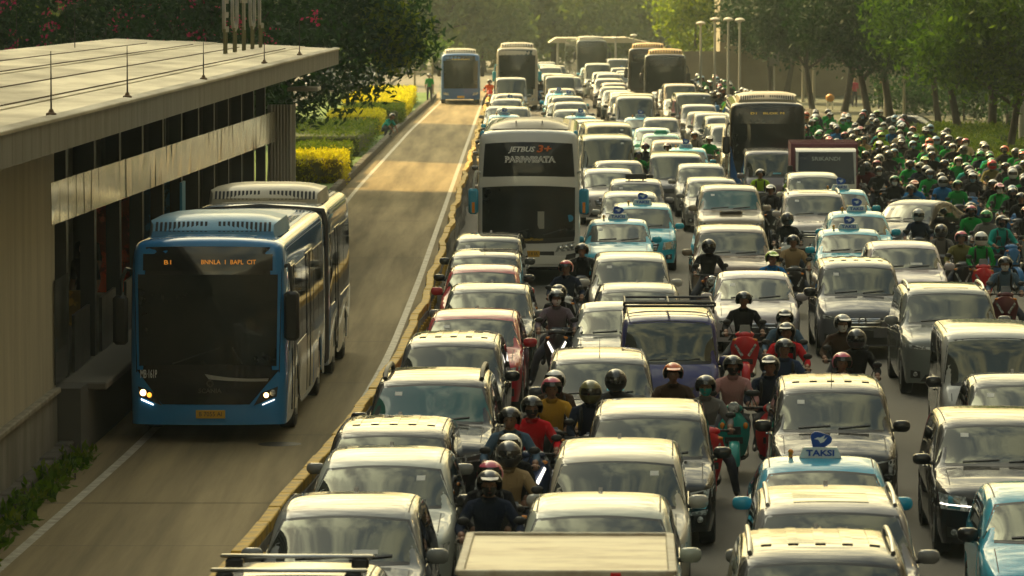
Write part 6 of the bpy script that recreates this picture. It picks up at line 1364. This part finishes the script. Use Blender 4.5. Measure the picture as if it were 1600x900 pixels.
def plain_bus(name, label, loc, yaw, W=2.5, H=3.3, L=11.5, body=(.02,.02,.025), front=(.012,.012,.014), roof=(.40,.36,.27), lower=None, acc=(.50,.46,.36), mirrorc=(.02,.02,.02), detail=False, ac=True, led=None, glassz=(1.0, 2.75), coachlike=False):
    root = empty(name, loc, yaw); tag(root, label, 'bus'); w = W/2
    me, bv = bus_shell(L, W, H, .32, (2.6, L-3.4), lean=.1 if not coachlike else .25); link('body', me, root, body)
    panel(root, bv, 'front_mask', 'F', [(-1.14, .95), (1.14, .95), (1.15, H-.16), (-1.15, H-.16)], mat('mask_%s_%d' % (name, int(loc[1])), front, .2, coat=.3), 10, 8, .004, (0, .03))
    panel(root, bv, 'windscreen', 'F', [(-1.07, glassz[0]), (1.07, glassz[0]), (1.09, glassz[1]), (-1.09, glassz[1])], DGLASS, 10, 7, .012)
    panel(root, bv, 'roof_skin', 'T', [(-1.03, .12), (1.03, .12), (1.02, L-.2), (-1.02, L-.2)], mat('roof_%s_%d' % (name, int(loc[1])), roof, .5, col2=tuple(c*.7 for c in roof), noise=.6, nscale=2), 6, 10, .004)
    if lower: panel(root, bv, 'lower_panel', 'F', [(-1.15, .38), (1.15, .38), (1.16, 1.02), (-1.16, 1.02)], PAINT, 10, 4, .01, color=lower)
    for sg in ('R', 'L'):
        for i in range(6): panel(root, bv, 'side_window', sg, [(.9+i*1.6, 1.35), (2.4+i*1.6, 1.35), (2.4+i*1.6, H-.6), (.9+i*1.6, H-.6)], DGLASS, 3, 3, .006)
    for s_ in (-1, 1):
        hq = [(.74, .56), (1.08, .62), (1.10, .78), (.78, .72)]; panel(root, bv, 'headlight', 'F', hq if s_ > 0 else mirrorq(hq), LENS, 4, 3, .016)
        bus_mirror(root, s_*1.22, .2, 1.75, .6, col=mirrorc, arm=mirrorc, out=.14)
    if ac: ac_pod(root, .7, 3.2, 1.95, H+.01, acc, 24 if detail else 12)
    yy = frontz(bv, 0, .47)-.022; MB().box((0, yy, .47), (.46, .02, .13)).obj('number_plate', PLATEY, root)
    if led:
        yy = frontz(bv, 0, H-.35)
        text('route_name', led, .10, mat('amber_led', (.4,.3,.02), .4, emit=(1,.62,.06), estr=.25), root, (0, yy-.03, H-.36), width=1.1)
    wheel_set(root, w, (2.6, L-3.4)); MB().box((0, L/2, .6), (2.1, L-.8, .5)).obj('chassis', DARK, root, smooth=False)
    return root, bv
b, bv = plain_bus('city_bus', 'black fronted city bus with louvred cream roof pod above the maroon truck', ((1199-800)/7000*148, 148, 0), R(-2), H=3.45, W=2.55, roof=(.42,.38,.30), body=(.014,.015,.018), detail=True, led='D1   BLOK M')
panel(b, bv, 'blue_flash', 'F', [(-1.20, .40), (-.50, .40), (-1.05, 1.1), (-1.20, 2.0)], PAINT, 5, 6, .02, color=(.02,.14,.42))
text('fleet_number', 'MYS 21288', .20, WHITE, b, (-.52, frontz(bv, -.5, 1.02)-.03, 1.02), width=.55)
plain_bus('city_bus', 'far blue city bus coming down the bus lane through the haze', ((720-800)/7000*283, 283, 0), R(1.5), H=3.2, body=(.05,.16,.42), roof=(.40,.42,.40), lower=(.04,.12,.36), acc=(.55,.50,.38), led='RAGUNAN')
plain_bus('tour_coach', 'far white coach with teal mirrors beside the far blue bus', ((808-800)/7000*268, 268, 0), 0, H=3.75, front=(.02,.05,.055), body=(.50,.46,.38), roof=(.56,.48,.34), mirrorc=(.03,.34,.46), ac=True, glassz=(1.3, 3.3), coachlike=True)
plain_bus('city_bus', 'dark hazy bus parked under the pale far canopy', ((925-800)/7000*352, 352, 0), R(4), H=3.3, body=(.05,.06,.06), roof=(.14,.14,.12))
plain_bus('city_bus', 'orange roofed black bus, nearer of the far pair', ((1039-800)/7000*262, 262, 0), R(-2), H=3.45, body=(.03,.03,.03), roof=(.55,.33,.10), acc=(.58,.36,.12))
plain_bus('city_bus', 'orange roofed bus half hidden behind the other orange roofed bus', ((1012-800)/7000*279, 279, 0), R(-2), H=3.6, body=(.05,.04,.03), roof=(.55,.33,.10), acc=(.58,.36,.12))
# ------------------------------------------------------------------ small trucks
def box_truck():
    root = empty('box_truck'); tag(root, 'small box truck seen from above, its pale box roof streaked with rust', 'truck')
    m = mat('rusty_white_sheet', (.70,.60,.38), .42, col2=(.22,.12,.04), nscale=1.5, noise=1, stretch=(.9, 2.6, 1), lo=.46, hi=.72, bump=.2, bscale=5)
    W, y0, y1, zt = 1.80, 37.6, 40.25, 2.2; cx = .49
    b = MB(); b.box((0, 0, zt-.75), (W, y1-y0, 1.5), b=.012); b.obj('cargo_box', m, root, smooth=False)
    for (c, d) in (((0, -(y1-y0)/2, zt), (W+.04, .08, .05)), ((0, (y1-y0)/2, zt), (W+.04, .06, .05)), ((-W/2, 0, zt), (.08, y1-y0, .045)), ((W/2, 0, zt), (.08, y1-y0, .045))):
        MB().box(c, d, b=.01).obj('corner_trim', mat('pale_trim', (.55,.51,.40), .5, col2=(.25,.16,.08), noise=.6, nscale=6), root, smooth=False)
    MB().box((.42, -(y1-y0)/2-.035, zt-.02), (.09, .03, .06), b=.008).obj('marker_lamp', REDL, root)
    cab = MB(); cab.prism([(-(y1-y0)/2-.05, .55), (-(y1-y0)/2-1.35, .55), (-(y1-y0)/2-1.38, 1.15), (-(y1-y0)/2-1.0, 1.86), (-(y1-y0)/2-.05, 1.9)], -.82, .82, axis='x'); cab.obj('cab', PAINT, root, color=(.7,.69,.64))
    f = -(y1-y0)/2-1.2
    MB().add([(-.74, f-.17, 1.18), (.74, f-.17, 1.18), (.70, f+.15, 1.80), (-.70, f+.15, 1.80)], [(0,1,2,3)]).obj('windscreen', GLASS, root)
    MB().box((0, 0, .55), (1.2, y1-y0+1.5, .3)).obj('chassis', DARK, root, smooth=False)
    t, rm = tyre_meshes(.31)
    for yy in (.75, -1.75):
        for sx in (-1, 1): o = link('wheel', t, root); o.location = (sx*.72, yy, .31); link('rim', rm, o)
    root.location = (cx, (y0+y1)/2, 0); root.rotation_euler = (0, 0, R(-1.5))
box_truck()
def maroon_truck():
    root = empty('box_truck'); tag(root, 'white cabbed truck with maroon cargo box and lettered windscreen beside the black bus', 'truck')
    cab = MB(); w = .92; cab.prism([(0, .45), (-.03, 1.2), (.30, 2.22), (.42, 2.28), (1.5, 2.30), (1.5, .45)], -w, w, axis='x'); cab.obj('cab', PAINT, root, color=(.50,.50,.47))
    MB().add([(-w+.05, -.03, 1.24), (w-.05, -.03, 1.24), (w-.09, .285, 2.20), (-w+.09, .285, 2.20)], [(0,1,2,3)]).obj('windscreen', DGLASS, root)
    text('windscreen_lettering', 'SRIKANDI', .17, mat('pale_lettering', (.55,.62,.58), .5), root, (0, .185, 2.0), (R(73), 0, 0), width=.86)
    bx_ = MB(); bx_.box((0, 3.15, 1.56), (2.06, 3.0, 1.74), b=.02); bx_.obj('cargo_box', mat('maroon_sheet', (.17,.025,.055), .5, col2=(.26,.09,.10), noise=.5, nscale=3), root, smooth=False)
    for i in range(6): MB().box((0, 1.75+i*.54, 2.435), (2.08, .04, .03)).obj('roof_rib', MATS['maroon_sheet'], root, smooth=False)
    for s_ in (-1, 1):
        MB().box((s_*.68, -.045, .86), (.30, .03, .17), b=.01).obj('headlight', LENS, root)
        MB().tube([(s_*.9, .1, 1.5), (s_*1.08, -.05, 1.75)], .015, 6).obj('mirror_arm', BLKP, root); MB().box((s_*1.10, -.05, 1.66), (.17, .06, .30), b=.02).obj('side_mirror', BLKP, root)
        MB().add([(s_*(w+.004), .42, 1.3), (s_*(w+.004), 1.3, 1.3), (s_*(w+.004), 1.3, 2.1), (s_*(w+.004), .56, 2.1)], [(0,1,2,3)]).obj('side_window', GLASS, root)
    MB().box((0, -.05, .62), (1.7, .08, .2), b=.02).obj('bumper', BLKP, root); MB().box((0, -.045, .95), (.9, .02, .16)).obj('grille', BLKP, root)
    MB().box((0, 2.4, .6), (1.2, 4.2, .3)).obj('chassis', DARK, root, smooth=False)
    t, rm = tyre_meshes(.37)
    for yy in (.75, 3.6):
        for sx in (-1, 1): o = link('wheel', t, root); o.location = (sx*.78, yy, .37); link('rim', rm, o)
    p = at(1290, 238, 2.2); root.location = (p.x, p.y-.27, 0); root.rotation_euler = (0, 0, R(-2))
maroon_truck()
rngc = random.Random(11)
def put_cars():
    for c in CARS:
        tp, col, px, py, sz, yaw, label, opt = c; T = CT[tp]
        p = at(px, py, (T[2]-.085)*sz); ya = R(-yaw)
        off = T[0]/2-T[7]          # centre lies behind the windscreen's top edge
        place_car(tp, col, p.x+off*math.sin(-ya), p.y+off*math.cos(ya), ya, label, dict(opt), sz, True, None, rngc)
put_cars()
GR_R = 'motorcycle riders in the jam'; GR_B = 'scooters in the jam'
for r in RID:
    hx, hy, hel, hk, jac, pose, bkk, bc, label, pas, ex = r
    p = at(hx, hy, HZ+.02); yaw = R(rngc.uniform(-5, 4)); loc = (p.x+ex.get('dx', 0), p.y-.075+ex.get('dy', 0), 0)
    person(loc, yaw, pose, jac, hel, hk, label, GR_R, ex.get('mask'))
    w_ = label.split(); short = {'round': 'motorcycle', 'retro': 'retro scooter', 'maxi': 'big scooter'}.get(bkk, 'scooter')
    who = ' '.join(w_[:10]); who = who if w_[0] in ('rider', 'woman') else who
    bl = '%s %s carrying the %s' % (bc if bc != 'darkgrey' else 'grey', short, who)
    while bl.split()[-1] in ('in', 'the', 'a', 'of', 'and', 'with', 'to', 'on', 'behind', 'by', 'right', 'left', 'beside', 'next'): bl = ' '.join(bl.split()[:-1])
    bike(bkk, loc, yaw, bc, bl, GR_B, False, ex.get('lit'))
    if pas:
        person((loc[0]+.04-math.sin(yaw)*.46, loc[1]+.44, .06), yaw, 'pill', pas[2], pas[0], pas[1], pas[3], GR_R)
# ---- the packed crowd of riders on the right
rb = random.Random(5); crowd = []
def lbound(d): return 11.2 if d < 112 else 13.4 if d < 124 else 11.0 if d < 131 else 10.9 if d < 142 else 10.3 if d < 162 else 10.1
d = 106.5
while d < 205:
    x = lbound(d)+rb.uniform(.1, .5); rbd = 17.2 if d > 125 else 13.0+(d-105)*.2
    if d < 122: x = max(x, 10.9+rb.uniform(0, .3)) if d < 112 else max(x, 13.4)
    while x < rbd:
        if rb.random() < .86: crowd.append((x+rb.uniform(-.2, .2), d+rb.uniform(-.5, .5)))
        x += rb.uniform(1.0, 1.5)
    d += 2.55
d = 206
while d < 290:
    for x in (10.9, 11.9, 12.9):
        if rb.random() < .62: crowd.append((x+rb.uniform(-.2, .2), d+rb.uniform(-.5, .5)))
    d += 3.1
BANDS = [(113, 'near the angled sedan'), (127, 'behind the angled sedan'), (140, 'beside the maroon truck'), (158, 'beside the black bus'), (180, 'left of the signboard'), (206, 'by the parked dark car'), (999, 'far below the lamp posts')]
JK = ['green']*8+['black']*7+['darkgrey']*2+['navy', 'denim', 'darkgrey', 'blue', 'maroon', 'tan', 'grey', 'lime', 'beige', 'teal', 'olive']
HK = ['black']*6+['silver']*3+['green']*4+['white']*3+['darkgrey']*4+['red', 'orange', 'pink', 'lime', 'skyblue', 'olive']
NM = {'darkgrey': 'charcoal', 'darkblue': 'dark blue', 'skyblue': 'sky blue'}
ppl = []; seen = {}
for (x, y) in crowd:
    jac = rb.choice(JK); hel = rb.choice(HK); bc = rb.choice(['black']*5+['red', 'darkgrey', 'white', 'green', 'blue', 'silver'])
    band = next(n for lim, n in BANDS if y < lim); ppl.append([x, y, jac, hel, bc, band])
from collections import defaultdict
cl_ = defaultdict(list)
for p in ppl: cl_[(p[5], p[2], p[3])].append(p)
ORD = ['leftmost', 'second leftmost', 'third leftmost', 'fourth leftmost', 'fifth leftmost', 'sixth leftmost', 'seventh leftmost', 'eighth leftmost', 'ninth leftmost', 'tenth leftmost', 'eleventh leftmost', 'twelfth leftmost', 'thirteenth leftmost', 'rightmost']
for k, v in cl_.items():
    v.sort(key=lambda p: p[0]/p[1])
    for i, p in enumerate(v): p.append('' if len(v) == 1 else ', %s such' % ORD[min(i, 13)])
for (x, y, jac, hel, bc, band, od) in ppl:
    j, h = NM.get(jac, jac), NM.get(hel, hel); yaw = R(rb.gauss(-2, 12)); pose = rb.choice(['left', 'right', 'both', 'both', 'lap', 'board']); loc = (x, y, 0)
    far = y > 150
    o = person(loc, yaw, pose, jac, hel, rb.choice(['open', 'open', 'full']), 'rider in %s jacket and %s helmet %s%s' % (j, h, band, od), 'crowd of riders on the right', rb.choice([None, None, 'white', 'black', 'skyblue']))
    bike(rb.choice(['scooter']*5+['maxi', 'retro', 'round']), loc, yaw, bc, '%s scooter of %s jacketed %s helmeted rider %s%s' % (NM.get(bc, bc), j, h, band, od.replace(' such', '')), 'crowd of scooters on the right', far)
    if rb.random() < .14: person((x+.03, y+.44, .06), yaw, 'pill', rb.choice(JK), rb.choice(HK), 'open', 'passenger behind %s jacketed %s helmeted rider %s%s' % (j, h, band, od), 'crowd of riders on the right')
for s_ in BK.values(): drop(s_)
# ------------------------------------------------------------------ the far jam
rf = random.Random(21)
def occupied(x, y):
    return False
FAR = []
lanes = [('lane behind the coach', -.2, 128, 262), ('second lane', 2.95, 143, 345), ('third lane', 5.95, 197, 335), ('fourth lane', 8.8, 166, 256), ('lane between third and orange buses', 7.6, 290, 345)]
FC = ['white']*4+['silver']*7+['cream']*2+['champagne']*3+['greywhite']*3+['darkgrey']*6+['black']*7+['slate']*4+['grey']*3+['bronze']*2+['taxiblue']*3+['bronze', 'red', 'teal']
NMC = {'greywhite': 'pale grey', 'darkgrey': 'dark grey', 'taxiblue': 'sky blue', 'teal': 'pale teal'}
ORDS = ['first', 'second', 'third', 'fourth', 'fifth', 'sixth', 'seventh', 'eighth', 'ninth', 'tenth', 'eleventh', 'twelfth', 'thirteenth', 'fourteenth', 'fifteenth', 'sixteenth', 'seventeenth', 'eighteenth', 'nineteenth', 'twentieth', 'twenty-first', 'twenty-second', 'twenty-third', 'twenty-fourth', 'twenty-fifth', 'twenty-sixth', 'twenty-seventh', 'twenty-eighth', 'twenty-ninth', 'thirtieth', 'thirty-first', 'thirty-second', 'thirty-third', 'thirty-fourth', 'thirty-fifth', 'thirty-sixth']
NMT = {'mpv': 'minivan', 'suv': 'SUV', 'hatch': 'hatchback', 'sedan': 'sedan', 'crossover': 'crossover', 'highvan': 'tall van', 'microvan': 'boxy van'}
WHERE = {'lane behind the coach': 'behind the big coach', 'second lane': 'far along the second lane', 'third lane': 'behind the green taxis', 'fourth lane': 'behind the black bus', 'lane between third and orange buses': 'right of the far shelter'}
for name, X, y0, y1 in lanes:
    y = y0; n = 0
    while y < y1:
        tp = rf.choice(['mpv']*5+['suv']*3+['hatch', 'sedan', 'sedan', 'crossover', 'crossover', 'highvan']); L = CT[tp][0]; col = rf.choice(FC)
        opt = {}
        if col == 'taxiblue': tp = 'sedan'; opt = {'taxi': 1}
        elif rf.random() < .25: opt['fin'] = 1
        if name == 'second lane' and n == 3: tp, col, opt = 'highvan', 'cream', {}
        xx = X+rf.uniform(-.32, .32)
        if name == 'second lane': xx += .25*math.sin(y*.05)
        if name == 'fourth lane' and y < 172: xx = X
        yy = y+L/2
        clash = False
        for (bxx, by0, by1) in ((.3, 266.5, 281), (8.95, 260, 275), (8.4, 277, 292), (6.2, 350, 366), (8.1, 146, 161)):
            if abs(xx-bxx) < 2.15 and by0-1 < yy+L/2 and yy-L/2 < by1+1: clash = True
        if not clash:
            place_car(tp, col, xx, yy, R(-rf.uniform(-3, 4)), '%s %s, %s car %s' % (NMC.get(col, col), 'taxi' if 'taxi' in opt else NMT[tp], ORDS[n], WHERE[name]), opt, rf.uniform(.97, 1.04), yy < 215, 'far cars in the jam', rf); n += 1
        y += L+rf.uniform(.9, 2.6)
# hazy cars on the opposite road
n = 0
for (x, y) in ((-10.6, 300), (-13.4, 306), (-10.8, 318), (-13.6, 326), (-10.5, 336), (-16.5, 315), (-13.2, 345)):
    col = rf.choice(['white', 'silver', 'darkgrey', 'greywhite', 'teal']); tp = rf.choice(['mpv', 'suv', 'sedan'])
    place_car(tp, col, x, y, R(rf.uniform(-4, 4)), '%s %s, %s hazy car on the opposite road at left' % (NMC.get(col, col), NMT[tp], ORDS[n]), {}, 1, False, 'cars on the opposite road', rf); n += 1
# the dark car waiting behind the right hedge, and the sedan cutting in from the right
p = at(1425, 226, .1); place_car('sedan', 'black', p.x, p.y, R(62), 'parked dark car seen from the side behind the right hedge', {'style': 1}, 1.0, True, None, rf)
p = at(1425, 320, 1.38); place_car('sedan', 'black', p.x+.15, p.y+.4, R(-28), 'black sedan with pale hood angled across the crowd of riders', {'style': 1}, 1.0, True, None, rf)
for s_ in PROTO.values(): drop(s_)
# ------------------------------------------------------------------ haze over the whole place
hz = MB().box((0, 365, 53.5), (1040, 1090, 110)).obj('haze', mat('placeholder', (1, 1, 1)), smooth=False); hz['kind'] = 'stuff'; tag(hz, 'warm smoggy haze filling the air over the avenue', 'haze')
hm = bpy.data.materials.new('haze_air'); hm.use_nodes = True; hn = hm.node_tree; hn.nodes.clear()
ho_ = hn.nodes.new('ShaderNodeOutputMaterial'); pv = hn.nodes.new('ShaderNodeVolumePrincipled'); pv.inputs['Color'].default_value = (.84, .96, .92, 1); pv.inputs['Density'].default_value = .00030; pv.inputs['Anisotropy'].default_value = .0
hn.links.new(pv.outputs[0], ho_.inputs['Volume']); hz.data.materials.clear(); hz.data.materials.append(hm)
